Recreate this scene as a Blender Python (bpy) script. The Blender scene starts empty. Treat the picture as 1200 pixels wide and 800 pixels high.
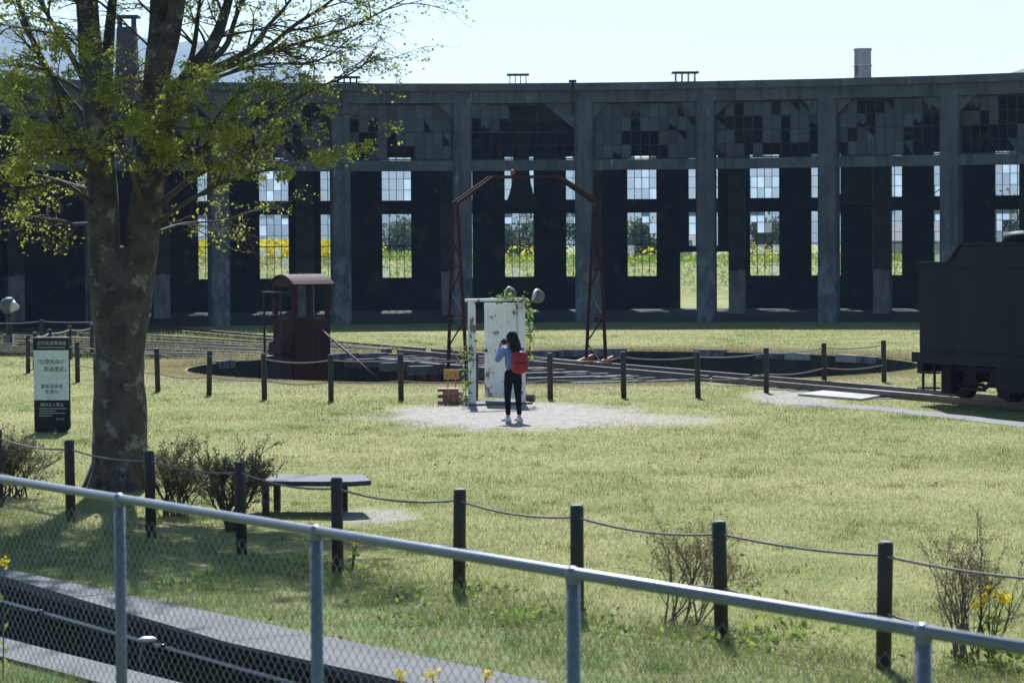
import bpy, bmesh, math, random
import numpy as np
from mathutils import Vector, Matrix
from mathutils.geometry import delaunay_2d_cdt
random.seed(7); rng = np.random.default_rng(7)
S = bpy.context.scene
C = S.collection
R_ = math.radians
# ------------------------------------------------------------------ camera
F, H, YH, ROLL = 3213.0, 3.2, 285.0, 0.00634
PITCH = math.atan((400-YH)/F)
Fw = Vector((0, math.cos(PITCH), -math.sin(PITCH))); Up = Vector((0, math.sin(PITCH), math.cos(PITCH))); Rt = Vector((1, 0, 0))
CAM = Vector((0, 0, H))
cr, sr = math.cos(ROLL), math.sin(ROLL)
cx_, cu_ = Rt*cr - Up*sr, Rt*sr + Up*cr
cd = bpy.data.cameras.new('camera'); cam = bpy.data.objects.new('camera', cd); C.objects.link(cam)
cam.matrix_world = Matrix(((cx_.x, cu_.x, -Fw.x, CAM.x), (cx_.y, cu_.y, -Fw.y, CAM.y), (cx_.z, cu_.z, -Fw.z, CAM.z), (0, 0, 0, 1)))
cd.sensor_width = 36; cd.sensor_fit = 'HORIZONTAL'; cd.lens = F/1200*36
cd.clip_start = 0.5; cd.clip_end = 30000
cd.dof.use_dof = True; cd.dof.focus_distance = 52; cd.dof.aperture_fstop = 6.3
S.camera = cam
# ------------------------------------------------------------------ light
SUN_EL, SUN_AZ = R_(45), R_(-2)          # azimuth measured from +Y towards +X
w = bpy.data.worlds.new('World'); S.world = w; w.use_nodes = True
wn = w.node_tree; bg = wn.nodes['Background']
sky = wn.nodes.new('ShaderNodeTexSky'); sky.sky_type = 'NISHITA'; sky.sun_disc = False
sky.sun_elevation = SUN_EL; sky.sun_rotation = SUN_AZ; sky.air_density = 1.3; sky.dust_density = 0.4; sky.ozone_density = 3.0
wn.links.new(sky.outputs[0], bg.inputs[0]); bg.inputs[1].default_value = 0.06
sd = bpy.data.lights.new('sun', 'SUN'); sd.energy = 5.0; sd.angle = R_(0.5); sd.color = (1, 0.97, 0.92)
sun = bpy.data.objects.new('sun', sd); C.objects.link(sun)
sdir = Vector((math.sin(SUN_AZ)*math.cos(SUN_EL), math.cos(SUN_AZ)*math.cos(SUN_EL), math.sin(SUN_EL)))
sun.rotation_euler = (-sdir).to_track_quat('-Z', 'Y').to_euler(); sun.location = (0, 60, 80)
S.view_settings.view_transform = 'Standard'; S.view_settings.look = 'None'
S.view_settings.exposure = 1.06; S.view_settings.gamma = 1
S.view_settings.use_white_balance = True; S.view_settings.white_balance_temperature = 5950; S.view_settings.white_balance_tint = 11   # camera set a little cool
S.render.engine = 'CYCLES'
cy = S.cycles
cy.use_denoising = True; cy.max_bounces = 8; cy.diffuse_bounces = 3; cy.glossy_bounces = 3; cy.transmission_bounces = 4
cy.transparent_max_bounces = 24; cy.volume_bounces = 0; cy.caustics_reflective = False; cy.caustics_refractive = False

# ------------------------------------------------------------------ pixel helpers (1200 x 800)
def ray(px, py):
    sx, sy = px-600, 400-py
    return Fw*F + Rt*(sx*cr+sy*sr) + Up*(-sx*sr+sy*cr)
def G(px, py, z=0.0):
    d = ray(px, py); return CAM + d*((z-H)/d.z)
def AT(px, py, D):
    d = ray(px, py); return CAM + d*(D/d.y)
RC = Vector((0.67, 71.33, 0))            # centre of the roundhouse ring
def CYL(px, py, R):
    d = ray(px, py); a = d.x*d.x+d.y*d.y; b = 2*(-RC.x*d.x-RC.y*d.y); c = RC.x**2+RC.y**2-R*R
    t = (-b+math.sqrt(b*b-4*a*c))/(2*a); return CAM+d*t
def ANG(px, py, R):
    p = CYL(px, py, R); return math.atan2(p.x-RC.x, p.y-RC.y)
def PP(R, a, z): return Vector((RC.x+R*math.sin(a), RC.y+R*math.cos(a), z))

# ------------------------------------------------------------------ node helpers
class NT:
    def __init__(s, tree): s.t = tree; s.n = tree.nodes; s.l = tree.links
    def node(s, typ, **kw):
        n = s.n.new(typ)
        for k, v in kw.items(): setattr(n, k, v)
        return n
    def set(s, sock, v):
        if hasattr(v, 'is_output') or isinstance(v, bpy.types.NodeSocket): s.l.new(v, sock)
        elif v is not None:
            if isinstance(v, tuple) and len(v) == 3 and sock.type == 'RGBA': v = (*v, 1)
            sock.default_value = v
    def math(s, op, a, b=0.0, c=0.0, clamp=False):
        n = s.node('ShaderNodeMath', operation=op, use_clamp=clamp)
        s.set(n.inputs[0], a); s.set(n.inputs[1], b); s.set(n.inputs[2], c); return n.outputs[0]
    def mix(s, f, a, b, mode='MIX'):
        n = s.node('ShaderNodeMix', data_type='RGBA', blend_type=mode, clamp_factor=True)
        s.set(n.inputs[0], f); s.set(n.inputs[6], a); s.set(n.inputs[7], b); return n.outputs[2]
    def smooth(s, x, lo, hi, a=0.0, b=1.0):
        n = s.node('ShaderNodeMapRange', interpolation_type='SMOOTHSTEP')
        s.set(n.inputs[0], x); s.set(n.inputs[1], lo); s.set(n.inputs[2], hi); s.set(n.inputs[3], a); s.set(n.inputs[4], b); return n.outputs[0]
    def pos(s): return s.node('ShaderNodeNewGeometry').outputs['Position']
    def scale(s, v, sc):
        n = s.node('ShaderNodeVectorMath', operation='MULTIPLY'); s.set(n.inputs[0], v); n.inputs[1].default_value = sc; return n.outputs[0]
    def noise(s, v, sc, det=4, rough=.55, dist=0.0):
        n = s.node('ShaderNodeTexNoise'); s.set(n.inputs['Vector'], v); n.inputs['Scale'].default_value = sc
        n.inputs['Detail'].default_value = det; n.inputs['Roughness'].default_value = rough; n.inputs['Distortion'].default_value = dist
        return n.outputs[0]
    def sep(s, v):
        n = s.node('ShaderNodeSeparateXYZ'); s.set(n.inputs[0], v); return n.outputs
    def bump(s, h, st=.3, dist=.02):
        n = s.node('ShaderNodeBump'); s.set(n.inputs['Height'], h); n.inputs['Strength'].default_value = st; n.inputs['Distance'].default_value = dist; return n.outputs[0]
def newmat(name):
    m = bpy.data.materials.new(name); m.use_nodes = True
    t = NT(m.node_tree); p = m.node_tree.nodes['Principled BSDF']; return m, t, p
def pmat(name, c1, c2=None, sc=3.0, rough=.8, metal=0.0, spec=.3, bump=0.0, bsc=40.0, streak=False, c3=None, c3t=(.58, .72), c3sc=1.3, rnd=0.0, fc=.35):
    m, t, p = newmat(name)
    c2 = c2 or tuple(x*.7 for x in c1)
    v = t.pos()
    vs = t.scale(v, (1, 1, .14)) if streak else v
    n = t.noise(vs, sc, 5, .6)
    col = t.mix(t.smooth(n, .36, .66), c1, c2)
    fine = t.noise(v, sc*9, 3, .6)
    col = t.mix(fc, col, t.mix(t.smooth(fine, .3, .7), (.55, .55, .55), (1.25, 1.25, 1.25)), 'MULTIPLY')
    if c3: col = t.mix(t.smooth(t.noise(vs, c3sc, 6, .65), *c3t), col, c3)
    if rnd:
        oi = t.node('ShaderNodeObjectInfo')
        col = t.mix(1.0, col, t.mix(oi.outputs['Random'], (1-rnd,)*3, (1+rnd,)*3), 'MULTIPLY')
    t.set(p.inputs['Base Color'], col)
    t.set(p.inputs['Roughness'], t.math('MULTIPLY_ADD', fine, .3, rough-.15))
    p.inputs['Metallic'].default_value = metal; p.inputs['Specular IOR Level'].default_value = spec
    if bump: t.set(p.inputs['Normal'], t.bump(t.noise(v, bsc, 4, .6), bump, .02))
    return m

# ------------------------------------------------------------------ mesh helpers
class MB:
    def __init__(s): s.v = []; s.f = []; s.sm = []
    def add(s, vs, fs, smooth=False):
        o = len(s.v); s.v += [tuple(x) for x in vs]
        for f in fs: s.f.append([o+i for i in f]); s.sm.append(smooth)
        return s
    def hexa(s, p):   # 8 points: bottom ring 0-3, top ring 4-7
        return s.add(p, [(3, 2, 1, 0), (4, 5, 6, 7), (0, 1, 5, 4), (1, 2, 6, 5), (2, 3, 7, 6), (3, 0, 4, 7)])
    def box(s, c, d, rz=0.0):
        c = Vector(c); x, y, z = d[0]/2, d[1]/2, d[2]/2; m = Matrix.Rotation(rz, 3, 'Z')
        return s.hexa([c+m@Vector(q) for q in ((-x, -y, -z), (x, -y, -z), (x, y, -z), (-x, y, -z), (-x, -y, z), (x, -y, z), (x, y, z), (-x, y, z))])
    def beam(s, a, b, wd, ht, up=(0, 0, 1)):
        a, b = Vector(a), Vector(b); d = (b-a).normalized(); u = Vector(up)
        if abs(d.dot(u)) > .98: u = Vector((1, 0, 0))
        r = d.cross(u).normalized(); u = r.cross(d)
        r, u = r*wd/2, u*ht/2
        return s.hexa([a-r-u, a+r-u, b+r-u, b-r-u, a-r+u, a+r+u, b+r+u, b-r+u])
    def seg(s, R0, R1, a0, a1, z0, z1, n=1):
        for i in range(n):
            p, q = a0+(a1-a0)*i/n, a0+(a1-a0)*(i+1)/n
            s.hexa([PP(R0, p, z0), PP(R0, q, z0), PP(R1, q, z0), PP(R1, p, z0), PP(R0, p, z1), PP(R0, q, z1), PP(R1, q, z1), PP(R1, p, z1)])
        return s
    def tube(s, pts, rad, n=8, cap=True, smooth=True):
        pts = [Vector(p) for p in pts]; k = len(pts)
        if not hasattr(rad, '__len__'): rad = [rad]*k
        o = len(s.v); pu = None
        for i, p in enumerate(pts):
            d = (pts[min(i+1, k-1)]-pts[max(i-1, 0)]).normalized()
            if pu is None:
                pu = d.cross(Vector((0, 0, 1)) if abs(d.z) < .9 else Vector((1, 0, 0))).normalized()
            pu = (pu-d*pu.dot(d)).normalized(); pv = d.cross(pu)
            for j in range(n):
                a = 2*math.pi*j/n; s.v.append(tuple(p+(pu*math.cos(a)+pv*math.sin(a))*rad[i]))
        for i in range(k-1):
            for j in range(n):
                s.f.append([o+i*n+j, o+i*n+(j+1) % n, o+(i+1)*n+(j+1) % n, o+(i+1)*n+j]); s.sm.append(smooth)
        if cap:
            s.f.append([o+j for j in range(n)][::-1]); s.sm.append(False)
            s.f.append([o+(k-1)*n+j for j in range(n)]); s.sm.append(False)
        return s
    def rings(s, rings, smooth=True, cap=True):   # list of equal-length point loops
        o = len(s.v); n = len(rings[0])
        for r in rings: s.v += [tuple(p) for p in r]
        for i in range(len(rings)-1):
            for j in range(n):
                s.f.append([o+i*n+j, o+i*n+(j+1) % n, o+(i+1)*n+(j+1) % n, o+(i+1)*n+j]); s.sm.append(smooth)
        if cap:
            s.f.append([o+j for j in range(n)][::-1]); s.sm.append(False)
            s.f.append([o+(len(rings)-1)*n+j for j in range(n)]); s.sm.append(False)
        return s
    def lathe(s, c, prof, n=16, smooth=True, M=None):
        c = Vector(c)
        rg = []
        for r, z in prof:
            lp = [Vector((r*math.cos(2*math.pi*j/n), r*math.sin(2*math.pi*j/n), z)) for j in range(n)]
            rg.append([c+(M@q if M else q) for q in lp])
        return s.rings(rg, smooth)
    def prism(s, poly, ax, thick, org, ex, ey):   # polygon in plane (ex,ey) at org, extruded by thick along ax
        org, ax, ex, ey = Vector(org), Vector(ax), Vector(ex), Vector(ey); n = len(poly)
        a = [org+ex*x+ey*y for x, y in poly]; b = [p+ax*thick for p in a]
        return s.add(a+b, [list(range(n))[::-1], list(range(n, 2*n))]+[(i, (i+1) % n, n+(i+1) % n, n+i) for i in range(n)])
    def mesh(s, name, off=Vector((0, 0, 0))):
        me = bpy.data.meshes.new(name)
        me.from_pydata([(x-off.x, y-off.y, z-off.z) for x, y, z in s.v], [], s.f)
        me.polygons.foreach_set('use_smooth', s.sm); me.update()
        bm = bmesh.new(); bm.from_mesh(me); bmesh.ops.recalc_face_normals(bm, faces=bm.faces); bm.to_mesh(me); bm.free()
        return me
    def build(s, name, mat, parent=None, local=False, bevel=0.0):
        off = Vector((0, 0, 0))
        if parent and not local:
            q = parent
            while q: off = off+q.location; q = q.parent
        o = link(name, s.mesh(name, off), mat, parent)
        if bevel:
            b = o.modifiers.new('bevel', 'BEVEL'); b.width = bevel; b.segments = 2; b.limit_method = 'ANGLE'
        return o
def link(name, me, mat, parent=None):
    o = bpy.data.objects.new(name, me); C.objects.link(o)
    if mat:
        if not len(me.materials): me.materials.append(mat)
    o.parent = parent; return o
def tag(o, label, cat, group=None):
    o['label'] = label; o['category'] = cat
    if group: o['group'] = group
    return o
def thing(name, label, cat, loc=(0, 0, 0), rz=0.0, group=None):
    o = bpy.data.objects.new(name, None); C.objects.link(o); o.location = loc; o.rotation_euler = (0, 0, rz); o.empty_display_size = .3
    return tag(o, label, cat, group)
def struct(o): o['kind'] = 'structure'; return o
def stuff(o): o['kind'] = 'stuff'; return o
def npmesh(name, V, Fc, mat, parent=None, rnd=None, smooth=False):
    V = np.asarray(V, np.float32); Fc = np.asarray(Fc, np.int32); k = Fc.shape[1]
    me = bpy.data.meshes.new(name); me.vertices.add(len(V)); me.vertices.foreach_set('co', V.ravel())
    me.loops.add(Fc.size); me.loops.foreach_set('vertex_index', Fc.ravel())
    me.polygons.add(len(Fc)); me.polygons.foreach_set('loop_start', np.arange(0, Fc.size, k, dtype=np.int32))
    me.update(calc_edges=True)
    if rnd is not None:
        a = me.attributes.new('rnd', 'FLOAT', 'POINT'); a.data.foreach_set('value', np.asarray(rnd, np.float32))
    me.validate()
    return link(name, me, mat, parent)

# ------------------------------------------------------------------ lay-out
m0 = (G(385, 402.5)+G(385, 408))/2; m1 = (G(960, 452)+G(960, 460))/2
bdir = (m1-m0).normalized(); bn = Vector((-bdir.y, bdir.x, 0))          # along the bridge, and its far side
TC = m0+bdir*((RC-m0).dot(bdir)); TC.z = 0                               # turntable centre
BR = math.atan2(bdir.y, bdir.x)
PIT_R, PIT_D = 9.5, 1.5
ditch_dir = Vector((.589, -.808, 0)); ditch_n = Vector((.808, .589, 0))  # runs with the railway; n points to the lawn
def DT(t, off): return ditch_dir*t+ditch_n*off
DT0, DT1 = -34.0, 6.0
def doff(t): return float(np.interp(t, [-34, -24, -19, 6], [11.62, 11.5, 11.0, 10.98]))
DTS = [-34, -29, -24, -22.3, -20.7, -19, -12, -4, 6]
print('turntable', TC, 'bridge angle', math.degrees(BR), 'ring centre dist', (TC-RC).length)

# ================================================================== SETTING
# lawn colour shared by the ground sheet and the blades that stand on it
lg = bpy.data.node_groups.new('lawn_colour', 'ShaderNodeTree')
lg.interface.new_socket('Color', in_out='OUTPUT', socket_type='NodeSocketColor')
lg.interface.new_socket('Dirt', in_out='OUTPUT', socket_type='NodeSocketFloat')
t = NT(lg); go = t.node('NodeGroupOutput'); v = t.pos(); xyz = t.sep(v)
big = t.noise(v, .16, 3); mid = t.noise(t.scale(v, (1, .55, 1)), .9, 5, .62); fine = t.noise(v, 7, 3)
col = t.mix(t.smooth(mid, .38, .66), (.188, .207, .062), (.262, .257, .096))
col = t.mix(t.math('MULTIPLY', t.smooth(big, .42, .68), .75), col, (.30, .285, .12))
col = t.mix(t.math('MULTIPLY', t.smooth(fine, .52, .74), .45), col, (.11, .15, .045))
# lusher and greener on the verge near the railway
along = t.math('ADD', t.math('MULTIPLY', xyz[0], ditch_n.x), t.math('MULTIPLY', xyz[1], ditch_n.y))
verge = t.smooth(along, 15.2, 12.5)
col = t.mix(t.math('MULTIPLY', verge, .7), col, t.mix(t.smooth(t.noise(v, 2.2, 4), .42, .6), (.08, .14, .03), (.17, .175, .07)))
# dry grass round the pit
dx = t.math('SUBTRACT', xyz[0], TC.x); dy = t.math('SUBTRACT', xyz[1], TC.y)
rr = t.math('SQRT', t.math('ADD', t.math('MULTIPLY', dx, dx), t.math('MULTIPLY', dy, dy)))
dry = t.math('MULTIPLY', t.smooth(t.math('ADD', rr, t.math('MULTIPLY', mid, 2.5)), 14.3, 11.6), .85)
col = t.mix(dry, col, t.mix(t.smooth(mid, .42, .6), (.31, .265, .145), (.22, .22, .1)))
# bare gravelly earth where people stand
def ell(px, py, ax, ay):
    c = G(px, py)
    ex = t.math('DIVIDE', t.math('SUBTRACT', xyz[0], c.x), ax); ey = t.math('DIVIDE', t.math('SUBTRACT', xyz[1], c.y), ay)
    return t.math('ADD', t.math('SQRT', t.math('ADD', t.math('MULTIPLY', ex, ex), t.math('MULTIPLY', ey, ey))), t.math('MULTIPLY', t.math('SUBTRACT', t.noise(v, 1.1, 7, .72), .5), 2.0))
e1 = t.smooth(ell(598, 486, 2.45, 4.0), 1.18, .78); e2 = t.math('MULTIPLY', t.smooth(ell(725, 492, 1.9, 2.0), 1.2, .6), .75)
e3 = t.math('MULTIPLY', t.smooth(ell(437, 604, .55, 1.0), 1.2, .5), .8); e4 = t.math('MULTIPLY', t.smooth(ell(925, 466, .9, 3.2), 1.1, .6), .9)
dirt = t.math('MAXIMUM', t.math('MAXIMUM', e1, e2), t.math('MAXIMUM', e3, e4))
dcol = t.mix(t.smooth(t.noise(v, 5, 6, .7), .35, .65), (.36, .33, .28), (.28, .255, .21))
col2 = t.mix(dirt, col, dcol)
t.set(go.inputs[0], col2); t.set(go.inputs[1], dirt)

def lawn_mat():
    m, t, p = newmat('lawn_ground'); g = t.node('ShaderNodeGroup'); g.node_tree = lg
    v = t.pos(); n = t.noise(v, 22, 4, .7); n2 = t.noise(t.scale(v, (1, .4, 1)), 5, 4, .7)
    c = t.mix(1, g.outputs[0], t.mix(t.smooth(n, .3, .7), (.78, .78, .78), (1.08, 1.08, 1.08)), 'MULTIPLY')
    c = t.mix(.6, c, t.mix(t.smooth(n2, .35, .65), (.84, .84, .84), (1.08, 1.08, 1.08)), 'MULTIPLY')
    t.set(p.inputs['Base Color'], c); p.inputs['Roughness'].default_value = .95; p.inputs['Specular IOR Level'].default_value = .1
    t.set(p.inputs['Normal'], t.bump(t.math('ADD', n, t.noise(v, 2.5, 4)), .6, .05)); return m
def blade_mat(name, tint=(1, 1, 1), dead=(.34, .3, .17), deadp=.87):
    m, t, p = newmat(name); g = t.node('ShaderNodeGroup'); g.node_tree = lg
    a = t.node('ShaderNodeAttribute', attribute_name='rnd').outputs['Fac']
    c = t.mix(1, g.outputs[0], t.mix(a, tuple(.8*x for x in tint), tuple(1.25*x for x in tint)), 'MULTIPLY')
    c = t.mix(t.smooth(a, deadp, deadp+.02), c, dead)
    d = t.node('ShaderNodeBsdfDiffuse'); tr = t.node('ShaderNodeBsdfTranslucent'); mx = t.node('ShaderNodeMixShader'); mx.inputs[0].default_value = .45
    t.set(d.inputs[0], c); t.set(tr.inputs[0], c)
    t.l.new(d.outputs[0], mx.inputs[1]); t.l.new(tr.outputs[0], mx.inputs[2])
    t.l.new(mx.outputs[0], t.n['Material Output'].inputs[0]); t.n.remove(p); return m
def leaf_mat(name, c1, c2, tr_=.5):
    m, t, p = newmat(name)
    a = t.node('ShaderNodeAttribute', attribute_name='rnd').outputs['Fac']
    c = t.mix(a, c1, c2)
    d = t.node('ShaderNodeBsdfDiffuse'); tr = t.node('ShaderNodeBsdfTranslucent'); mx = t.node('ShaderNodeMixShader'); mx.inputs[0].default_value = tr_
    t.set(d.inputs[0], c); t.set(tr.inputs[0], c)
    t.l.new(d.outputs[0], mx.inputs[1]); t.l.new(tr.outputs[0], mx.inputs[2])
    t.l.new(mx.outputs[0], t.n['Material Output'].inputs[0]); t.n.remove(p); return m

M = {}
M['lawn'] = lawn_mat()
M['blade'] = blade_mat('lawn_blade')
M['verge'] = blade_mat('verge_blade', (.9, 1.05, .8), (.27, .23, .12), .8)
M['tuft'] = blade_mat('tuft_blade', (.55, .78, .6), (.16, .17, .07), .8)
M['dryblade'] = blade_mat('dry_blade', (1.05, 1.0, .85), (.36, .31, .18), .5)
def concrete_mat():
    m, t, p = newmat('stained_concrete'); v = t.pos(); z = t.sep(v)[2]
    n = t.noise(v, .9, 6, .65); st = t.noise(t.scale(v, (1, 1, .07)), 3.2, 5, .6); ag = t.noise(v, 14, 4, .7)
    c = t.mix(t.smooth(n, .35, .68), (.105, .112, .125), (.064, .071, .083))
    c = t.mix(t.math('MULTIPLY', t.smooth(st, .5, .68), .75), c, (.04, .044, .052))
    c = t.mix(t.math('MULTIPLY', t.smooth(t.noise(t.scale(v, (1, 1, .3)), 1.9, 7, .7), .6, .7), .8), c, (.23, .235, .245))
    scuff = t.math('MULTIPLY', t.smooth(t.math('ADD', z, t.math('MULTIPLY', n, 1.5)), 3.7, 3.3), t.smooth(t.noise(t.scale(v, (1, 1, .35)), 4, 6, .7), .42, .6))
    c = t.mix(t.math('MULTIPLY', scuff, .7), c, (.21, .217, .228))
    c = t.mix(.35, c, t.mix(t.smooth(ag, .35, .65), (.6, .6, .6), (1.2, 1.2, 1.2)), 'MULTIPLY')
    t.set(p.inputs['Base Color'], c); p.inputs['Roughness'].default_value = .9; p.inputs['Specular IOR Level'].default_value = .12
    t.set(p.inputs['Normal'], t.bump(t.math('ADD', ag, n), .35, .03)); return m
M['concrete'] = concrete_mat()
M['concrete_pale'] = pmat('pale_concrete', (.36, .35, .33), (.26, .255, .24), 2, .9, bump=.2, bsc=30)
M['strip'] = pmat('ditch_concrete', (.125, .125, .122), (.095, .095, .095), 1.5, .9, bump=.3, bsc=60, c3=(.07, .07, .062), c3t=(.6, .7))
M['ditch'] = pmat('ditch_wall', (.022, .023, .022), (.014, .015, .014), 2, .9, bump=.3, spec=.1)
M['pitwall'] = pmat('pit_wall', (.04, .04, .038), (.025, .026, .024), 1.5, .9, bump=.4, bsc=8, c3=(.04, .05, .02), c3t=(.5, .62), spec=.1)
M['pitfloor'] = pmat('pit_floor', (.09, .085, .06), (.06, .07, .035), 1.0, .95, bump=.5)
M['asphalt'] = pmat('path_asphalt', (.17, .165, .155), (.135, .13, .125), 1.5, .9, bump=.3, bsc=80)
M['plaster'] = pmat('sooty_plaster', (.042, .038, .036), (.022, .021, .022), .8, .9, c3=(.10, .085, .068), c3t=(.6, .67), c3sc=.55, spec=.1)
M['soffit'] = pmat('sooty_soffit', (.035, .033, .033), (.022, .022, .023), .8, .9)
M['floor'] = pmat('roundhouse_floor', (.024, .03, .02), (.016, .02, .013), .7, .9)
M['glass_dirty'] = pmat('dirty_glass', (.036, .046, .06), (.026, .034, .046), 1.0, .4, spec=.35, rnd=.5, fc=.2)
M['steel_dark'] = pmat('dark_sash_steel', (.03, .03, .032), None, 5, .6)
M['rust'] = pmat('rusty_red_steel', (.058, .017, .013), (.034, .012, .010), 2.5, .75, spec=.15, c3=(.03, .018, .015), c3t=(.55, .7))
M['rust_red'] = pmat('red_oxide_paint', (.17, .04, .032), (.10, .028, .022), 2.5, .8, spec=.1, c3=(.05, .02, .016), c3t=(.56, .7))
M['rust_frame'] = pmat('brown_rusted_frame', (.06, .02, .015), (.035, .015, .012), 4, .8, spec=.1, c3=(.10, .04, .025), c3t=(.6, .7))
M['rust_dark'] = pmat('rusty_dark_steel', (.05, .02, .017), (.03, .014, .012), 3, .7)
M['orange'] = pmat('orange_paint', (.42, .11, .035), (.3, .08, .03), 4, .6)
M['wood_grey'] = pmat('weathered_timber', (.15, .14, .13), (.09, .085, .08), 4, .9, bump=.3, rnd=.3)
M['rail'] = pmat('railway_steel', (.11, .085, .07), (.07, .05, .04), 4, .4, metal=.4, spec=.5)
M['black'] = pmat('black_locomotive_paint', (.008, .009, .012), (.011, .012, .016), 2.5, .65, spec=.12, c3=(.018, .022, .028), c3t=(.56, .72), streak=True)
M['post'] = pmat('dark_brown_post', (.032, .028, .026), (.022, .02, .019), 6, .6, spec=.35)
M['posttop'] = pmat('post_end_grain', (.16, .15, .14), (.1, .095, .09), 9, .7)
M['rope'] = pmat('grey_rope', (.24, .23, .21), (.18, .17, .155), 20, .8)
M['galv'] = pmat('galvanised_steel', (.15, .175, .20), (.13, .152, .178), 3, .42, metal=.25, spec=.4, fc=.1)
M['galvwire'] = pmat('galvanised_wire', (.22, .23, .235), (.17, .18, .185), 12, .5, metal=.3)
M['bark'] = pmat('zelkova_bark', (.085, .078, .068), (.04, .037, .034), 4.5, .9, bump=1.0, bsc=11, c3=(.19, .185, .165), c3t=(.55, .66), c3sc=4.0, fc=.6)
M['twig'] = pmat('twig_bark', (.075, .06, .048), (.05, .04, .034), 6, .9)
M['paletwig'] = pmat('pale_twig', (.16, .125, .105), (.11, .085, .075), 6, .9)
M['leaf'] = leaf_mat('young_zelkova_leaf', (.17, .21, .035), (.33, .36, .07), .6)
M['shrubleaf'] = leaf_mat('shrub_leaf', (.10, .10, .05), (.21, .19, .11), .5)
M['budleaf'] = leaf_mat('shrub_bud', (.16, .12, .06), (.24, .22, .09), .4)
M['brownleaf'] = leaf_mat('brown_bud', (.12, .075, .05), (.17, .12, .075), .4)
M['vine'] = leaf_mat('vine_leaf', (.10, .16, .03), (.24, .3, .06), .5)
M['yellow'] = leaf_mat('rape_petal', (.62, .50, .02), (.75, .62, .03), .4)
M['fieldyellow'] = leaf_mat('rape_field_petal', (.40, .36, .03), (.62, .52, .04), .4)
M['white_paint'] = pmat('weathered_white_paint', (.74, .745, .74), (.66, .665, .66), 3, .7, bump=.3, bsc=25, c3=(.16, .135, .105), c3t=(.585, .63), c3sc=3.0, fc=.2)
M['brick'] = pmat('garden_brick', (.24, .11, .08), (.17, .085, .065), 8, .9, bump=.3, rnd=.35)
M['brick_white'] = pmat('limewashed_brick', (.52, .48, .45), (.40, .33, .3), 8, .9, bump=.3, rnd=.2)
M['yellow_wood'] = pmat('varnished_wood', (.42, .24, .06), (.34, .18, .045), 5, .6)
M['signwhite'] = pmat('sign_white_enamel', (.55, .62, .67), (.52, .59, .64), 2, .35, spec=.5)
M['signblack'] = pmat('sign_black_enamel', (.013, .015, .019), (.016, .018, .022), 2, .5, spec=.15)
M['ink'] = pmat('dark_ink', (.03, .035, .04), (.03, .035, .04), 2, .6)
M['inkwhite'] = pmat('pale_ink', (.45, .48, .5), (.45, .48, .5), 2, .6)
M['bench'] = pmat('dark_bench_board', (.05, .056, .07), (.04, .045, .056), 5, .7, spec=.15)
M['lampgrey'] = pmat('grey_lamp_enamel', (.13, .135, .14), (.09, .095, .1), 6, .6, spec=.15)
M['lampwhite'] = pmat('white_lamp_enamel', (.6, .6, .59), (.52, .52, .5), 6, .5)
M['pipe'] = pmat('black_pipe', (.012, .014, .018), (.009, .01, .013), 3, .25, spec=.2)
M['denim'] = pmat('blue_denim', (.155, .23, .46), (.11, .17, .36), 25, .85)
M['trouser'] = pmat('black_cotton', (.008, .009, .012), (.012, .012, .016), 25, .9, spec=.05)
M['hair'] = pmat('black_hair', (.008, .007, .007), (.013, .011, .010), 60, .7, spec=.12)
M['skin'] = pmat('skin', (.5, .3, .21), (.45, .26, .18), 20, .55)
M['shoe'] = pmat('white_shoe', (.62, .63, .66), (.5, .52, .56), 20, .7)
M['red'] = pmat('red_nylon', (.30, .018, .025), (.22, .012, .02), 20, .6, bump=.2)
M['blackplastic'] = pmat('black_plastic', (.015, .015, .016), None, 20, .4)
M['chimney'] = pmat('rusty_white_chimney', (.72, .73, .75), (.6, .6, .6), 3, .8, c3=(.36, .19, .1), c3t=(.6, .68), c3sc=2.5, streak=True)
M['brickdark'] = pmat('chimney_brick', (.10, .075, .07), (.07, .055, .052), 4, .9)
M['forest'] = pmat('mountain_forest', (.045, .065, .03), (.03, .045, .022), .02, .95)
M['farleaf'] = leaf_mat('far_tree_leaf', (.045, .065, .025), (.095, .115, .045), .3)
M['housewall'] = pmat('house_wall', (.42, .40, .36), (.36, .34, .31), 1, .9)
M['roof'] = pmat('house_roof', (.06, .06, .065), (.04, .042, .046), 1, .7)
M['glassdark'] = pmat('house_glass', (.03, .035, .04), None, 1, .2, spec=.6)
# white-washed lower part of the inner columns
def wash_mat():
    m, t, p = newmat('limewashed_column'); v = t.pos(); z = t.sep(v)[2]
    n = t.noise(v, 1.2, 5, .6); base = t.mix(t.smooth(n, .4, .62), (.06, .06, .062), (.035, .036, .04))
    f = t.smooth(t.math('ADD', z, t.math('MULTIPLY', t.noise(v, 3, 5, .7), .5)), 2.22, 2.15)
    c = t.mix(f, base, t.mix(t.smooth(t.noise(t.scale(v, (1, 1, .2)), 4, 5), .4, .65), (.34, .345, .35), (.21, .215, .22)))
    t.set(p.inputs['Base Color'], c); p.inputs['Roughness'].default_value = .9; return m
M['wash'] = wash_mat()
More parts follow.
